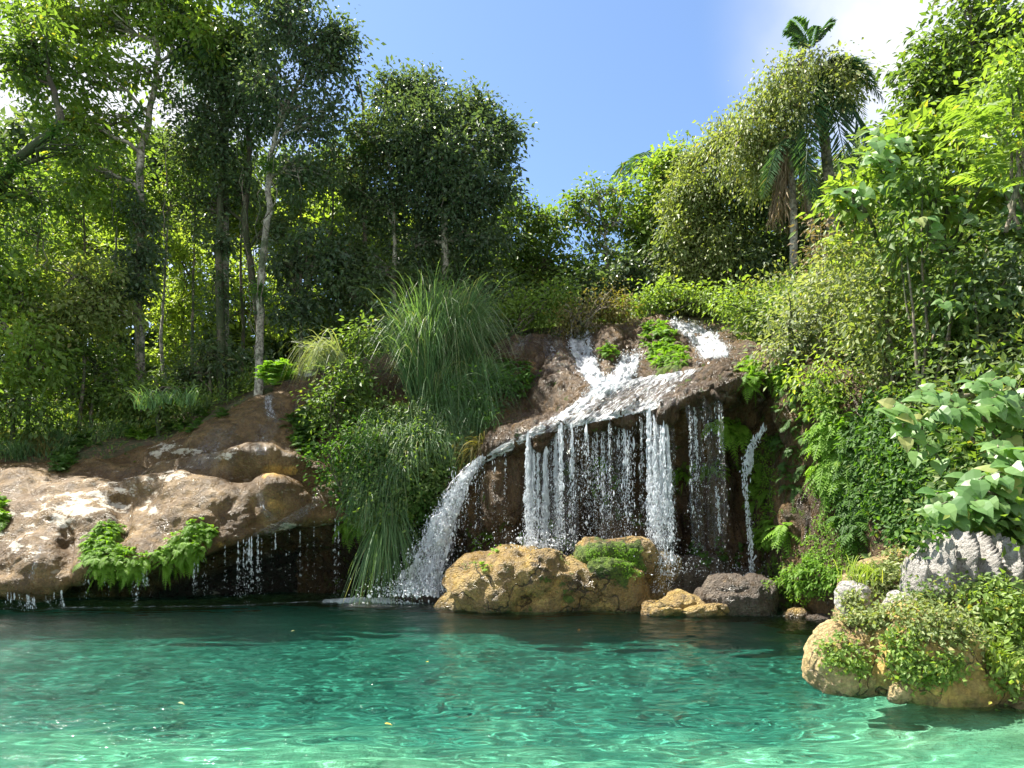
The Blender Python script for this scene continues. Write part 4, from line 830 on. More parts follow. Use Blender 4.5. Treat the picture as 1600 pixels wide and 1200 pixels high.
tree('hill_tree', 'yellow-green tree on the hill in front of the drooping dark palm', 25.5, [(1040, 500), (1040, 380), (1036, 300)], [(1030, 280, 56, 36), (1050, 250, 34, 20), (1000, 330, 50, 40), (1050, 350, 60, 50), (1010, 390, 50, 40), (1075, 255, 16, 12)], mat='bright', r0=.14, L=.17, dens=.8, seed=13, group=RG)
tree('vine_covered_tree', 'sunlit tree smothered in vines forming a rounded green slope above the topmost chute', 23.5, [(1160, 520), (1155, 400), (1150, 300)],
     [(1110, 300, 50, 44), (1150, 230, 40, 34), (1080, 370, 50, 50), (1130, 390, 70, 60), (1190, 220, 36, 40), (1170, 310, 60, 60), (1080, 440, 50, 40), (1150, 460, 70, 40), (1210, 400, 50, 60), (1095, 255, 44, 40), (1135, 200, 34, 30), (1070, 300, 40, 40), (1060, 410, 40, 50), (1120, 340, 60, 40)], mat='vine', r0=.2, L=.12, dens=1.6, seed=14, group=RG, hang=1.2, gap=.1)
tree('vine_covered_tree', 'dark hollow mass of creeper hanging behind the two palm trunks', 23, [(1230, 520), (1240, 400), (1230, 300)], [(1200, 300, 46, 50), (1240, 370, 60, 60), (1300, 330, 50, 80), (1350, 260, 40, 60), (1190, 420, 50, 50), (1280, 430, 60, 50)], mat='deep', r0=.14, L=.14, dens=.9, seed=15, group=RG, hang=.4)
tree('vine_covered_tree', 'tangle of vines draped over the head of the tall palm near the clouds', 20.8, [(1270, 420), (1262, 250), (1255, 130)],
     [(1240, 110, 50, 30, -.6), (1290, 105, 46, 26, -.6), (1215, 150, 44, 34), (1300, 140, 36, 30, -.7), (1180, 185, 44, 36), (1240, 165, 50, 34, -.8), (1220, 215, 44, 40), (1255, 82, 30, 14), (1150, 220, 40, 30), (1330, 120, 20, 20), (1190, 250, 50, 40)], mat='vine', bark='bark_pale', r0=.12, L=.11, dens=1.5, seed=16, group=RG, hang=1.5, gap=.12)
tree('hill_tree', 'dense dark green tree against the cloud at the top right', 17.5, [(1510, 520), (1500, 300), (1500, 150)], [(1500, 70, 70, 50), (1550, 40, 50, 36), (1450, 110, 56, 40), (1540, 110, 70, 50), (1440, 160, 50, 34), (1590, 90, 50, 60), (1520, 10, 40, 18), (1500, 170, 80, 50), (1420, 190, 30, 26)], mat='mid', r0=.22, L=.15, dens=1.0, seed=17, group=RG)
# palms
def palm(name, label, d, trunk, crown, fr, group=None, seed=0, r0=.16, L=2.6, dead=0, spear=0):
    rng = np.random.default_rng(seed + 50); P = np.stack([W(px, py, d) for px, py in trunk]); b = P[0].copy(); b[2] = min(b[2], float(ground_z(b[0], b[1])) - .2)
    P = np.r_[b[None], P]; root = empty(name, tuple(b), label, 'palm', group); ta = Acc(); n = 26; u = np.linspace(0, len(P) - 1, n)
    C = np.stack([np.interp(u, range(len(P)), P[:, i]) for i in range(3)], 1); tube(ta, C, np.linspace(r0 * 1.2, r0 * .75, n), 12, .02, rng); ta.child('trunk', M['bark_pale'], root, smooth=True)
    c = W(crown[0], crown[1], d); fa = Acc()
    for ang, el, ln, dr in fr:
        D = A([[math.cos(ang) * math.cos(el), math.sin(ang) * math.cos(el), math.sin(el)]]); k = 42; t = np.linspace(.05, 1, k)[:, None]
        pts = c + D * ln * (t - .1 * dr * t * t) - A([0, 0, 1.0]) * ln * dr * .55 * t ** 2; tan = unit(np.gradient(pts, axis=0)); sd = unit(np.cross(tan, A([0, 0, 1.0]) + .01)); up = np.cross(sd, tan)
        tube(fa, pts, np.linspace(.03, .006, k), 4, 0, rng); prof = (np.sin(np.pi * np.clip(t * .85 + .14, 0, 1)) ** .6)[:, 0]
        for s in (1, -1):
            dv = sd * s * .9 + tan * .8 - A([0, 0, .5]) + up * .25 + rng.standard_normal((k, 3)) * .12; leaves(fa, pts, dv, up, ln * .27 * prof + .05, asp=.07, fold=.1, rng=rng)
    fa.child('frond', M['palm'], root)
    if dead:
        da = Acc()
        for _ in range(dead):
            a = rng.random() * 6.28; k = 26; t = np.linspace(0, 1, k)[:, None]; pts = c + A([[math.cos(a), math.sin(a), 0]]) * (.15 + .35 * t) - A([0, 0, 1.0]) * 2.3 * t
            tube(da, pts, .02, 4, 0, rng)
            for s in (1, -1): leaves(da, pts, rdir(k, rng) * .4 - A([0, 0, 1.0]), rdir(k, rng), .5, asp=.07, rng=rng)
        da.child('dead_frond', M['dead'], root)
    if spear:
        sa = Acc(); s0 = c + A([-.25, 0, .6]); D = unit(rdir(9, rng) * .6 + A([-.1, 0, 1.1])); fronds(sa, np.repeat(s0[None], 9, 0), D, 1.7 * rng.uniform(.6, 1.1, 9), 22, .8, .2, rng); sa.child('spear', M['palm'], root)
    return root
PR = 'palms on the right hillside'
palm('palm_tree', 'tall leaning palm with pale trunk and fronds showing through draped vines', 20.5, [(1302, 375), (1296, 290), (1288, 210), (1276, 140)], (1280, 108), [(0.1, .5, 2.3, 1.1), (-.3, .25, 2.1, 1.5), (.4, .35, 2.3, 1.4), (-.6, .45, 2.0, 1.5), (-1.0, -.9, 3.6, 1.0), (-1.5, -1.0, 3.4, 1.0), (-2.2, -.9, 3.2, 1.0), (.9, .4, 2.2, 1.3)], PR, 1, spear=1)
palm('palm_tree', 'shorter palm with a skirt of brown dead fronds left of the tall palm', 20.2, [(1240, 330), (1236, 270), (1232, 225)], (1232, 215), [(-1.5, -.7, 2.2, 1.2), (-2.4, -.5, 2.0, 1.3), (-1.2, -.9, 2.4, 1.0)], PR, 2, r0=.1, dead=9)
palm('palm_tree', 'far dark palm with glossy arching fronds behind the yellow-green hill tree', 28, [(1020, 330), (1022, 262)], (1022, 255), [(.2, .7, 2.2, 1.3), (.0, .3, 2.0, 1.3), (3.1, .5, 2.4, 1.3), (-.8, .6, 2.0, 1.2), (2.4, .5, 2.2, 1.3), (-2.2, .4, 2.4, 1.4), (1.2, .8, 2, 1), (3.4, .1, 2.4, 1.3)], PR, 3, r0=.12)
palm('palm_tree', 'palm crown with hanging fronds hidden in the dark canopy top left', 22.8, [(352, 300), (352, 130)], (352, 92), [(a, .45, 2.6, 1.6) for a in np.linspace(0, 6, 11)], FG, 4, r0=.11)

# shrubs and undergrowth trees of the left bank
UG = 'understory trees behind the travertine mound'
for i, (lb, d, bl, mt, dn) in enumerate((
    ('drooping light green understory tree at the far left above the mound', 19.5, [(40, 560, 70, 70), (-30, 480, 60, 60), (20, 440, 50, 40)], 'bright', .8),
    ('grey-green feathery tree with layered fronds left of the pale trunk', 20.2, [(120, 440, 80, 46), (90, 500, 70, 50), (160, 480, 50, 50)], 'vine', .8),
    ('bushy tree in front of the pale trunk base, yellow-green', 20.8, [(150, 570, 60, 50), (110, 620, 50, 30), (180, 600, 40, 40)], 'mid', .8),
    ('backlit yellow-green bush between the pale and the dark trunks', 24, [(280, 480, 50, 60), (300, 400, 50, 50), (270, 560, 50, 40)], 'lime', .7),
    ('dark leafy bush between the dark trunk and the leaning tree', 22, [(330, 560, 60, 40), (290, 590, 50, 30)], 'deep', .8),
    ('tangle of creeper covering the pale trunk at mid height', 21.2, [(215, 400, 34, 60), (218, 330, 28, 34), (190, 440, 40, 40)], 'dark', .7),
    ('dark understory tree right of the leaning tree', 21.4, [(470, 480, 50, 60), (500, 400, 50, 50), (450, 410, 36, 50)], 'dark', .85),
    ('shadowy tree behind the top of the tall grass', 21.8, [(560, 470, 60, 70), (540, 390, 50, 50), (600, 520, 50, 50)], 'deep', .85),
    ('dull green tree between the tall grass and the valley tree', 22.6, [(760, 470, 70, 50), (700, 470, 60, 50), (740, 420, 50, 30)], 'deep', .85),
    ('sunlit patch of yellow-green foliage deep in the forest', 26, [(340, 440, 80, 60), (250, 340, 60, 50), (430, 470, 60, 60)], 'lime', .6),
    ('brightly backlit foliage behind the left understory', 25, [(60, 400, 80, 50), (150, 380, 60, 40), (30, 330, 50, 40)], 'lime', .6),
    ('low leafy bush at the left edge on top of the mound', 18.8, [(20, 640, 60, 36), (-60, 620, 60, 60)], 'mid', .8),
    ('shaded bush beside the base of the pale trunk', 20.3, [(250, 620, 50, 26), (200, 630, 40, 18)], 'mid', .8))):
    B = to_blobs(bl, d); x = bl[0][0]
    tree('understory_tree', lb, d, [(x, 660), (x + 4, (bl[0][1] + 660) / 2), (x, bl[0][1])], bl, mat=mt, r0=.07, L=.15, dens=dn, seed=40 + i, group=UG)
# far forest closing the view behind everything
def mass(name, label, regs, mat, L, seed, dens=1.0, cat='forest'):
    rng = np.random.default_rng(seed); acc = Acc()
    crown_blobs(acc, [b for bl, d in regs for b in to_blobs(bl, d)], L=L, dens=dens, cr=.8, per=60, rng=rng, seed=seed)
    o = acc.solid(name, M[mat]); tag(o, label, cat, kind='stuff')
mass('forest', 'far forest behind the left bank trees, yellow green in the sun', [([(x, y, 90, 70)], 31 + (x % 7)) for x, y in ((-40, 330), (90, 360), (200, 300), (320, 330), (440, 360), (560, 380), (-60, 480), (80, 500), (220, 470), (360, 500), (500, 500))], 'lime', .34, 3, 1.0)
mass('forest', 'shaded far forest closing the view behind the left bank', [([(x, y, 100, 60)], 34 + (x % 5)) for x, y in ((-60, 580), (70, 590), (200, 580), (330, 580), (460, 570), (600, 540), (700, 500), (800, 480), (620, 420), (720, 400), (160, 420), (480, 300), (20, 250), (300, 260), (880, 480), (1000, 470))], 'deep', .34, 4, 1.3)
mass('forest', 'overgrown hillside behind the right bank trees', [([(x, y, 110, 80)], 27) for x, y in ((1120, 460), (1250, 470), (1250, 380), (1400, 300), (1380, 420), (1520, 330), (1650, 250), (1650, 120), (1500, 450), (1600, 420))], 'mid', .3, 5, 1.3)
# stuff: undergrowth on the forest floor
def clear_of_water(P):
    x, y = to_px(np.c_[P, ground_z(P[:, 0], P[:, 1])]); return P[~((x > 1020) & (x < 1160) & (P[:, 1] < 24)) & ~((x > 455) & (x < 500) & (P[:, 1] < 23)) & ~((x > 860) & (x < 940) & (P[:, 1] < 22.5))]
def undergrowth():
    rng = np.random.default_rng(8); P = []
    for _ in range(2600):
        x = rng.uniform(-20, 12); y = rng.uniform(17.5, 34)
        if bank_sd(A([x]), A([y]))[0] > .15: P.append((x, y))
    P = clear_of_water(A(P)); C = np.c_[P, ground_z(P[:, 0], P[:, 1]) + .15]; k = 44; n = len(C)
    off = rng.standard_normal((n, k, 3)) * A([.32, .32, .28]); off[..., 2] = np.abs(off[..., 2]); X = (C[:, None] + off).reshape(-1, 3); acc = Acc()
    D = unit(off + .3).reshape(-1, 3) + rdir(n * k, rng) * .5; leaves(acc, X, D, rdir(n * k, rng) * .6 + A([0, 0, 1.0]), .13 * rng.uniform(.6, 1.3, n * k), rng=rng)
    o = acc.solid('undergrowth', M['mid']); tag(o, 'low leafy undergrowth on the forest floor', 'undergrowth', kind='stuff')
undergrowth()
def bank_cover(label, x0, x1, y0, y1, n, L, mat, seed, h=.5, k=40):
    rng = np.random.default_rng(seed); P = np.c_[rng.uniform(x0, x1, n), rng.uniform(y0, y1, n)]; P = clear_of_water(P[bank_sd(P[:, 0], P[:, 1]) > .1])
    C = np.c_[P, ground_z(P[:, 0], P[:, 1]) + h * rng.random(len(P))]; n = len(C); off = rng.standard_normal((n, k, 3)) * .3
    X = (C[:, None] + off).reshape(-1, 3); acc = Acc(); leaves(acc, X, off.reshape(-1, 3) + rdir(n * k, rng) * .3 - A([0, 0, .1]), rdir(n * k, rng) * .7 + A([-.3, -.4, .8]), L * rng.uniform(.6, 1.3, n * k), asp=.55, rng=rng)
    tag(acc.solid('ground_cover', M[mat]), label, 'ground cover', kind='stuff')
bank_cover('leafy creepers covering the right hillside', 5.5, 15, 7, 26, 3800, .15, 'mid', 1)
bank_cover('paler vines spread over the right hillside', 6.5, 15, 9, 26, 1500, .13, 'vine', 2, .9)

# right bank: the big shrubs, vines and broad leaves
SG = 'shrubs covering the right bank'
for i, (lb, d, bl, mt, kw) in enumerate((
    ('tall shrub with broad bright leaves leaning out from the right edge at mid height', 12.5, [(1400, 260, 60, 50), (1340, 300, 46, 34), (1460, 220, 60, 50), (1540, 190, 70, 60), (1480, 300, 70, 50), (1580, 280, 60, 60)], 'bright', dict(L=.17, dens=.8)),
    ('feathery light green tree top reaching down from the upper right corner', 10.5, [(1580, 130, 50, 60), (1540, 230, 40, 40), (1600, 230, 50, 50), (1610, 60, 50, 50)], 'bright', dict(L=.10, dens=1.0)),
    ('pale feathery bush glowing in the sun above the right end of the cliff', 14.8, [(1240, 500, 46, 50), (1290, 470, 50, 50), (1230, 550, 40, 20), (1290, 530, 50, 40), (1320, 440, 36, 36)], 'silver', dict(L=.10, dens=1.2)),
    ('reddish brown withered vine patch under the palm trunks', 17, [(1280, 370, 30, 36), (1300, 420, 26, 26)], 'dead', dict(L=.09, dens=.7)),
    ('dense small-leaved vines on the bank right of the pale bush', 12.5, [(1380, 400, 70, 50), (1340, 500, 60, 50), (1390, 560, 60, 60), (1330, 380, 40, 30)], 'vine', dict(L=.10, dens=1.1, hang=.4)),
    ('curtain of climbing leaves on the shaded bank right of the vines', 11.3, [(1460, 390, 70, 60), (1480, 490, 80, 60), (1440, 600, 60, 50), (1430, 300, 40, 40)], 'mid', dict(L=.11, dens=1.0, hang=.4)),
    ('dark leafy hollow at the right edge behind the broad-leaved plants', 10.8, [(1580, 420, 70, 70), (1600, 530, 70, 60), (1540, 600, 60, 60)], 'deep', dict(L=.12, dens=1.0)),
    ('bright small-leaved creeper cascading over the cliff top right of the trickle', 13.2, [(1310, 600, 40, 46), (1340, 660, 30, 40), (1290, 570, 40, 20)], 'lime', dict(L=.08, dens=1.1, hang=.5)),
    ('creeper spread over the shaded wall below the bright creeper', 11.7, [(1400, 680, 46, 50), (1380, 760, 36, 46), (1430, 780, 36, 40), (1440, 700, 40, 40)], 'ferndark', dict(L=.10, dens=.9, hang=.5)),
    ('leafy mass hanging at the lower right behind the heart-leaved plant', 9.6, [(1540, 700, 60, 60), (1600, 640, 60, 60), (1580, 780, 60, 50)], 'mid', dict(L=.11, dens=.9)),
    ('green bush overhanging the topmost chute from the right', 19.5, [(1185, 500, 36, 34), (1150, 470, 40, 24), (1200, 535, 30, 20)], 'bright', dict(L=.11, dens=1.1)),
    ('bright bush above the upper fall beside the brown shrub', 21.5, [(835, 478, 46, 26), (870, 455, 30, 18), (800, 490, 30, 18)], 'bright', dict(L=.12, dens=1.0)),
    ('brownish twiggy shrub drooping over the head of the upper fall', 20.3, [(925, 470, 60, 30), (905, 495, 40, 22), (965, 490, 36, 20)], 'dry', dict(L=.09, dens=.9, stems=30, hang=.4)),
    ('low yellow-green shrub at the foot of the hill behind the fern mound', 22, [(1060, 462, 50, 24), (1010, 475, 40, 18), (1100, 470, 30, 16)], 'bright', dict(L=.12, dens=1.0)),
    ('leafy shrub left of the tall grass above the small ferns', 18.0, [(535, 590, 36, 60), (520, 650, 40, 40), (560, 520, 30, 40)], 'mid', dict(L=.13, dens=1.0)),
    ('broad bush of mixed leaves under the tall grass right of the mound', 17.0, [(550, 700, 40, 44), (545, 775, 32, 34), (530, 740, 30, 40), (590, 745, 30, 34)], 'ferndark', dict(L=.10, dens=1.0)),
    ('bush hugging the rock right of the tall grass', 18.3, [(770, 600, 34, 26), (735, 640, 36, 30), (800, 600, 24, 12)], 'ferndark', dict(L=.10, dens=1.0)),
    ('dark bush behind the tall grass reaching toward the brown shrub', 20.6, [(770, 540, 50, 40), (730, 500, 50, 40)], 'deep', dict(L=.12, dens=1.0)))):
    shrub('shrub', lb, d, bl, mat=mt, seed=i, group=SG if i < 10 else 'shrubs around the falls', **kw)
# large heart-leaved plants
def heart_plant(label, d, spots, L, n, seed, mat='big', face=(-.2, -.75, .75)):
    rng = np.random.default_rng(seed); B = to_blobs(spots, d); acc = Acc(); st = Acc(); b = A(B[0][:3]); base = b + A([1.2, 1.0, -B[0][5] - .5])
    root = empty('broad_leaved_plant', tuple(base), label, 'plant', 'plants with broad heart-shaped leaves')
    for s in B:
        c = A(s[:3]); r = A(s[3:]); sp = int(n * r[0] * r[2] / sum(q[3] * q[5] for q in B) / 7) + 1
        for _ in range(sp):
            e = c + unit(rng.standard_normal(3) * A([1, .7, 1])) * r * rng.uniform(.5, 1); sp0 = e + A([rng.uniform(.3, .9), rng.uniform(.3, .8), rng.uniform(-.5, -.1)])
            P = curve(sp0, e, 8, .12, .01, rng); tube(st, P, np.linspace(.016, .006, 8), 5, 0, rng)
            T = unit(np.gradient(P, axis=0)); X = P[1:]; k = 7; sgn = np.where(np.arange(k) % 2, 1, -1)[:, None]
            D = T[1:] * .5 + unit(np.cross(T[1:], A(face))) * sgn + rng.standard_normal((k, 3)) * .22 - A([0, 0, .25])
            bigleaves(acc, X, D, A(face) + rng.standard_normal((k, 3)) * .38, L * rng.uniform(.6, 1.15, k), .85, rng)
    tube(st, curve(base, b, 8, .2, .03, rng), .03, 6, 0, rng); st.child('stem', M['bark_mid'], root, smooth=True); acc.child('leaf', M[mat], root)
heart_plant('spray of large pale heart-shaped leaves reaching left over the shaded bank', 8.6, [(1500, 610, 80, 36), (1440, 640, 50, 26), (1560, 660, 60, 40), (1400, 680, 20, 14)], .26, 150, 1)
heart_plant('dense clump of big glossy heart-shaped leaves above the fluted grey block', 7.9, [(1540, 770, 80, 40), (1480, 795, 46, 28), (1590, 820, 30, 24), (1590, 720, 40, 40)], .25, 240, 2)
heart_plant('high sprig of broad leaves crossing the bank below the cloud', 11.6, [(1320, 300, 30, 16), (1380, 240, 50, 40), (1460, 300, 70, 60), (1560, 330, 60, 60)], .28, 190, 3)
heart_plant('few pale broad leaves catching sun halfway up the right bank', 10.8, [(1440, 350, 34, 18), (1470, 480, 24, 14), (1560, 460, 40, 30)], .26, 46, 4)
# compound fronds near upper right
acc = Acc(); r_ = np.random.default_rng(5); B = W(r_.uniform(1530, 1610, 9), r_.uniform(130, 290, 9), 9.8); fronds(acc, B, A([-.7, -.5, .35]) + rdir(9, r_) * .4, .75, 12, .6, .36, r_)
tag(acc.solid('leafy_branch', M['bright']), 'bright compound leaves hanging in from the upper right edge', 'branch')
acc = Acc(); B = W(A([1300, 1310, 1290, 1315.]), A([395, 380, 410, 400.]), 13.6); fronds(acc, B, A([[.2, -.4, .9], [-.7, -.4, .4], [.7, -.4, .3], [.1, -.5, .2]]), .75, 13, 1.0, .36, r_)
tag(acc.solid('fern', M['lime']), 'light green tree-fern sprig at the foot of the withered vine patch', 'fern')

# ------------------------------------------------------------------ ferns, moss ferns and grasses on the rock
FE = 'ferns growing on the wet rock'
for i, (lb, sp, nf, L, mt, dr, up) in enumerate((
    ('bright green maidenhair fern spilling off the mound lip, left one of the pair', [(160, 850, 26, 28), (195, 878, 34, 20), (150, 880, 18, 20), (172, 826, 14, 10)], 620, .30, 'fern', 1.2, .2),
    ('bright green maidenhair fern spilling off the mound lip, right one of the pair', [(310, 832, 24, 18), (285, 858, 30, 22), (258, 872, 14, 14)], 480, .28, 'fern', 1.2, .2),
    ('round fern clump in shade on the back of the mound, left of the brighter clump', [(108, 692, 34, 24), (100, 722, 20, 14)], 330, .40, 'ferndark', 1.0, .5),
    ('bright fern clump on the back edge of the mound in the sun', [(215, 672, 32, 16)], 260, .38, 'fern', 1.0, .6),
    ('shaded ferns right of the bright clump on the mound edge', [(280, 664, 30, 14), (330, 648, 24, 10)], 190, .32, 'ferndark', 1.0, .6),
    ('fern tuft near the foot of the leaning tree', [(432, 588, 24, 14)], 160, .45, 'fern', .9, .7),
    ('cluster of feathery ferns at the left foot of the tall grass', [(475, 665, 26, 30), (480, 700, 22, 18)], 380, .36, 'ferndark', 1.0, .5),
    ('fern sliver at the left edge of the picture on the mound', [(-4, 800, 12, 30)], 120, .35, 'fern', 1.0, .4),
    ('ferns hanging from the lip below the grass at the cave mouth', [(560, 820, 26, 16), (600, 800, 30, 30)], 300, .34, 'fern', 1.2, .2),
    ('ferns on the brown dome left of the upper fall', [(800, 575, 28, 12), (815, 598, 22, 8), (785, 610, 30, 8)], 260, .28, 'ferndark', 1.0, .5),
    ('tiny fern tuft on the rock between the two upper falls', [(953, 548, 12, 10)], 90, .22, 'fern', 1.0, .5),
    ('thick fern mound glowing green between the upper falls', [(1030, 530, 26, 22), (1040, 556, 34, 18), (1022, 508, 18, 8)], 620, .24, 'fern', 1.1, .4),
    ('fern fronds on the right shoulder of the ledge', [(1138, 668, 24, 16)], 60, .50, 'fern', 1.2, .3),
    ('ferns at the top of the cliff beside the ledge end', [(1175, 585, 16, 20)], 90, .34, 'fern', 1.1, .3),
    ('light ferns along the cliff edge under the pale bush', [(1225, 590, 30, 20), (1280, 620, 30, 30)], 260, .30, 'fern', 1.1, .3),
    ('ferns clinging behind the falling water at left', [(940, 745, 26, 30), (850, 840, 40, 26)], 130, .26, 'fern', 1.2, .2),
    ('mossy ferns on the dark wall behind the thin fall', [(1095, 735, 40, 14), (1060, 745, 16, 10)], 150, .20, 'fern', 1.1, .3),
    ('small fern at the foot of the wet wall behind the spray', [(1120, 860, 50, 24)], 110, .24, 'ferndark', 1.1, .3),
    ('fern growing on the mossy column beside the thin ribbon of water', [(1185, 780, 18, 60)], 110, .26, 'fern', 1.1, .3),
    ('hanging green ferns in the crevice of the right cliff, upper part', [(1300, 700, 26, 60)], 360, .42, 'fern', 1.3, .0),
    ('hanging ferns in the shaded recess under the vine wall', [(1350, 730, 26, 80), (1330, 800, 20, 40)], 400, .42, 'ferndark', 1.3, .0),
    ('broad ferns low on the right cliff beside the trickle', [(1210, 835, 22, 20)], 70, .44, 'fern', 1.1, .3),
    ('scattered ferns on the brown tufa column', [(1240, 680, 30, 90)], 150, .28, 'ferndark', 1.1, .2),
    ('yellow-green moss ferns at the bottom of the right cliff', [(1265, 905, 50, 22)], 420, .13, 'fern', 1.0, .3),
    ('small ferns on the wall of the left cascade', [(760, 860, 20, 30), (700, 780, 14, 20)], 70, .22, 'fern', 1.1, .3),
    ('drooping ferns under the tall grass near the white cascade', [(655, 770, 26, 36), (625, 760, 26, 40)], 300, .34, 'ferndark', 1.2, .1))):
    fern_patch('fern', lb, sp, nf, L, mt, dr, group=FE, seed=i, up=up)
GR = 'grasses of the spur between the mound and the falls'
grass_patch('tall_grass', 'huge clump of tall arching grass between the mound and the waterfall', [(690, 600, 34, 20), (665, 620, 28, 20), (715, 600, 22, 18)], 3600, 4.2, droop=.8, up=2.8, seed=1, spread=.6, group=GR, wd=.026)
grass_patch('tall_grass', 'shorter ragged grass leaning out from the right side of the huge clump', [(735, 615, 30, 20), (700, 630, 30, 20)], 1500, 2.3, droop=1.3, up=1.4, seed=21, group=GR, lean=(.5, -.2, 0), spread=.6)
grass_patch('tall_grass', 'pale seeding grass tips bending over on top of the huge grass clump', [(690, 590, 40, 20)], 420, 4.6, mat='silver', droop=1.1, up=2.4, seed=2, spread=.35, group=GR, wd=.03)
grass_patch('grass_clump', 'long grass sweeping down the right flank of the spur toward the cascade', [(720, 650, 50, 34), (690, 700, 30, 24)], 1700, 1.4, droop=1.5, up=.8, seed=3, group=GR, lean=(.3, -.3, 0))
grass_patch('grass_clump', 'middle tier of drooping grass on the front of the spur', [(620, 700, 50, 50), (660, 680, 40, 40)], 1700, 1.15, droop=1.4, up=.8, seed=4, group=GR, lean=(0, -.5, 0))
grass_patch('grass_clump', 'lower grass hanging over the edge above the cave', [(600, 780, 40, 40), (570, 740, 30, 40)], 1100, .9, droop=1.7, up=.3, seed=5, group=GR, lean=(-.1, -.5, 0))
grass_patch('hanging_grass', 'beard of yellowish grass hanging almost to the water left of the cascade', [(604, 822, 14, 14), (610, 795, 12, 16)], 520, 1.35, droop=2.4, up=-.5, seed=6, group=GR, lean=(-.05, -.35, -.3))
grass_patch('grass_clump', 'pale arching grass tuft left of the spur near the small white patch', [(520, 570, 20, 14)], 360, 1.6, mat='silver', droop=1.5, up=1.0, seed=7, group=GR, lean=(-.5, 0, 0))
grass_patch('grass_clump', 'grass tufts along the back of the mound between the ferns', [(160, 672, 50, 16), (60, 700, 50, 16), (270, 640, 60, 12), (10, 712, 40, 10)], 2600, .75, mat='grass', droop=.8, up=1.0, seed=8)
grass_patch('grass_clump', 'yellowing grass at the left edge on top of the mound', [(20, 690, 40, 14), (70, 706, 30, 8)], 900, .8, mat='dry', droop=.9, up=1.0, seed=9)
grass_patch('grass_clump', 'thin brown grass hanging at the right of the tall grass over rock', [(735, 690, 20, 16)], 380, .9, mat='dry', droop=2, up=.1, seed=10, group=GR)
grass_patch('grass_tuft', 'spiky light grass tuft on top of the foreground pile', [(1350, 905, 18, 10)], 260, .38, mat='lime', droop=.8, up=1.0, seed=11, wd=.012)
# creepers on the foreground pile
def creeper(label, spots, n, L, mat, seed, thick=.08):
    rng = np.random.default_rng(seed); acc = Acc(); P = []; N = []; ar = A([s[2] * s[3] for s in spots], float); ar /= ar.sum()
    for s, a in zip(spots, ar):
        k = int(n * a / 14) + 1; an = rng.random(k) * 6.283; q = rng.random(k) ** .55
        for x, y in zip(s[0] + np.cos(an) * q * s[2], s[1] + np.sin(an) * q * s[3]):
            h, nn = hit(x, y); c = h + nn * thick * .5
            for _ in range(14): P.append(c + rng.standard_normal(3) * thick * .8); N.append(nn)
    P = A(P); N = A(N); leaves(acc, P, rdir(len(P), rng) + N * .35 - A([0, 0, .35]), N + A([0, 0, .5]) + rdir(len(P), rng) * .5, L * rng.uniform(.6, 1.3, len(P)), asp=.6, rng=rng)
    tag(acc.solid('creeper', M[mat]), label, 'creeper', 'creepers growing over the rocks')
creeper('creeper on the face of the leftmost cream boulder', [(1315, 1018, 28, 26), (1340, 1040, 20, 20)], 700, .05, 'bright', 1, .05)
creeper('thick creeper hanging on the big golden cream boulder', [(1410, 1010, 30, 24), (1440, 1050, 44, 22), (1480, 1040, 26, 20)], 1500, .055, 'bright', 2, .06)
creeper('bushy creeper between the grey knob and the fluted block', [(1440, 960, 50, 20), (1370, 965, 30, 12), (1490, 985, 50, 26)], 2400, .055, 'vine', 3, .08)
creeper('leafy plants along the right edge of the foreground pile', [(1580, 1010, 40, 60), (1550, 960, 40, 40), (1590, 1060, 30, 30)], 3200, .07, 'bright', 4, .12)
creeper('low leaves around the foot of the grey knob', [(1345, 965, 30, 14), (1335, 940, 16, 10)], 900, .05, 'vine', 5, .06)
creeper('creeper under the fluted limestone block', [(1520, 925, 70, 22), (1440, 920, 20, 10)], 800, .055, 'mid', 6, .09)
creeper('creeper over the mossy boulder behind the pile', [(1370, 905, 40, 20), (1400, 880, 20, 16)], 900, .055, 'vine', 7, .08)
grass_patch('grass_tuft', 'narrow-leaved plant at the right edge above the shore rock', [(1560, 1040, 16, 12)], 120, .35, mat='lime', droop=.9, up=.8, seed=12, wd=.03)
creeper('broad leaves growing through the tall grass on the spur', [(620, 690, 46, 50), (660, 740, 36, 40), (700, 690, 40, 30), (590, 780, 36, 40), (560, 640, 30, 50)], 14000, .12, 'mid', 8, .28)
creeper('small shaded leaves around the top of the white cascade', [(690, 735, 30, 20), (660, 800, 24, 40), (740, 650, 36, 30)], 3000, .10, 'ferndark', 9, .2)
creeper('moss cushions and tiny leaves low on the right cliff', [(1250, 900, 60, 40), (1300, 850, 40, 50), (1195, 760, 20, 90)], 5200, .05, 'fern', 10, .05)
creeper('trailing leaves over the shaded wall behind the foreground pile', [(1440, 760, 70, 90), (1520, 720, 60, 80), (1380, 700, 40, 90)], 14000, .10, 'ferndark', 11, .16)
creeper('moss tufts covering the top of the blocky boulder', [(968, 868, 42, 18), (930, 866, 20, 10), (985, 890, 24, 16)], 2600, .03, 'fern', 12, .02)
creeper('moss tufts on the shoulder of the round golden boulder', [(890, 870, 20, 10), (745, 885, 26, 8)], 500, .03, 'vine', 13, .02)
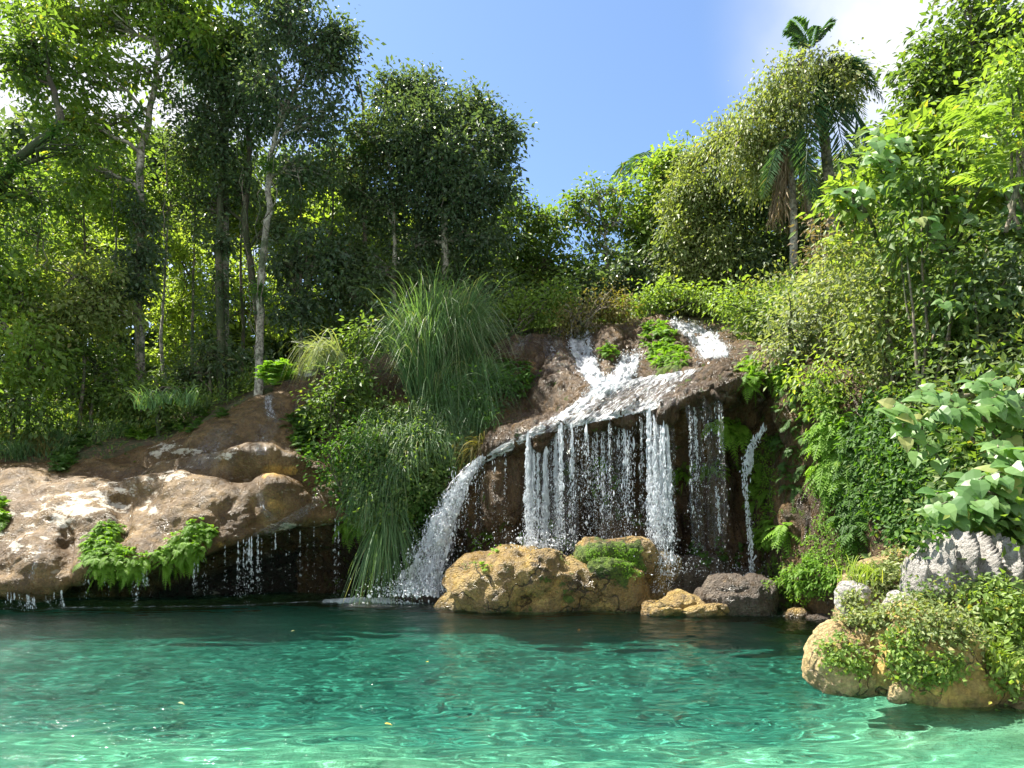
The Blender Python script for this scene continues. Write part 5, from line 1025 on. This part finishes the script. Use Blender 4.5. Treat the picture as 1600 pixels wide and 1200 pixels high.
# lianas
for i, (lb, x0, y0, x1, y1, d) in enumerate((('thin liana hanging straight beside the leaning tree', 402, 240, 398, 560, 20.0), ('liana looping down from the feathery crown', 436, 170, 410, 480, 20.1), ('pale liana against the dark trunk', 372, 200, 395, 520, 21), ('aerial root hanging from the forked tree', 380, 280, 385, 470, 21.5),
        ('hanging vine left of the pale trunk', 170, 200, 182, 420, 20.5), ('vine dangling in the gap right of the pale trunk', 262, 230, 258, 500, 21), ('curved vine crossing to the rounded tree', 520, 200, 505, 430, 21.2), ('short vine hanging below the far-left branches', 60, 260, 72, 420, 19.2))):
    acc = Acc(); r_ = np.random.default_rng(i); tube(acc, curve(W(x1, y1, d), W(x0, y0, d), 20, 0, .07, r_), .016, 5, 0, r_); tag(acc.solid('hanging_vine', M['bark_mid'], smooth=True), lb, 'vine', 'lianas hanging from the forest trees')
# epiphytes on the branches
for i, (lb, x, y, d) in enumerate((('spiky epiphyte in the fork of the pale tree', 216, 180, 21.2), ('spiky epiphyte low on the bare stem', 568, 235, 21.8), ('epiphyte tuft on the leaning tree trunk', 420, 262, 20.3), ('epiphyte tuft on the gnarled branch at the left', 85, 205, 19.3), ('epiphyte clump on the gnarled tree near the edge', 25, 262, 19.3), ('spiky epiphyte near the base of the leaning tree', 405, 455, 20.3))):
    acc = Acc(); r_ = np.random.default_rng(i + 30); n = 70; blades(acc, W(x, y, d) + r_.standard_normal((n, 3)) * .08, rdir(n, r_) + A([0, -.2, .5]), .55 * r_.uniform(.6, 1.2, n), .035, 1.0, rng=r_)
    tag(acc.solid('epiphyte', M['ferndark']), lb, 'epiphyte', 'spiky epiphytes on the forest trees')
# floating leaves and specks on the pool
for i, (lb, x, y, L, mt) in enumerate((('orange leaf floating in the middle of the pool', 601, 1128, .07, 'litter'), ('yellow leaf floating near the center of the pool', 668, 1035, .06, 'litter'), ('small pale leaf floating below the drip curtain', 460, 985, .07, 'silver'), ('white petal floating on the pool at lower left', 277, 1104, .09, 'silver'), ('tiny leaf floating in front of the golden boulder', 905, 985, .06, 'litter'))):
    b = W(x, y, CH * F / (y - HZ)); z0 = float(waves(A([b[0]]), A([b[1]]))[0]); acc = Acc(); bigleaves(acc, A([[b[0], b[1], z0 + .012]]), A([[math.cos(i * 2), math.sin(i * 2), 0.02]]), A([[0, 0, 1.0]]), A([L]), .6)
    tag(acc.solid('floating_leaf', M[mt]), lb, 'leaf', 'leaves floating on the pool')
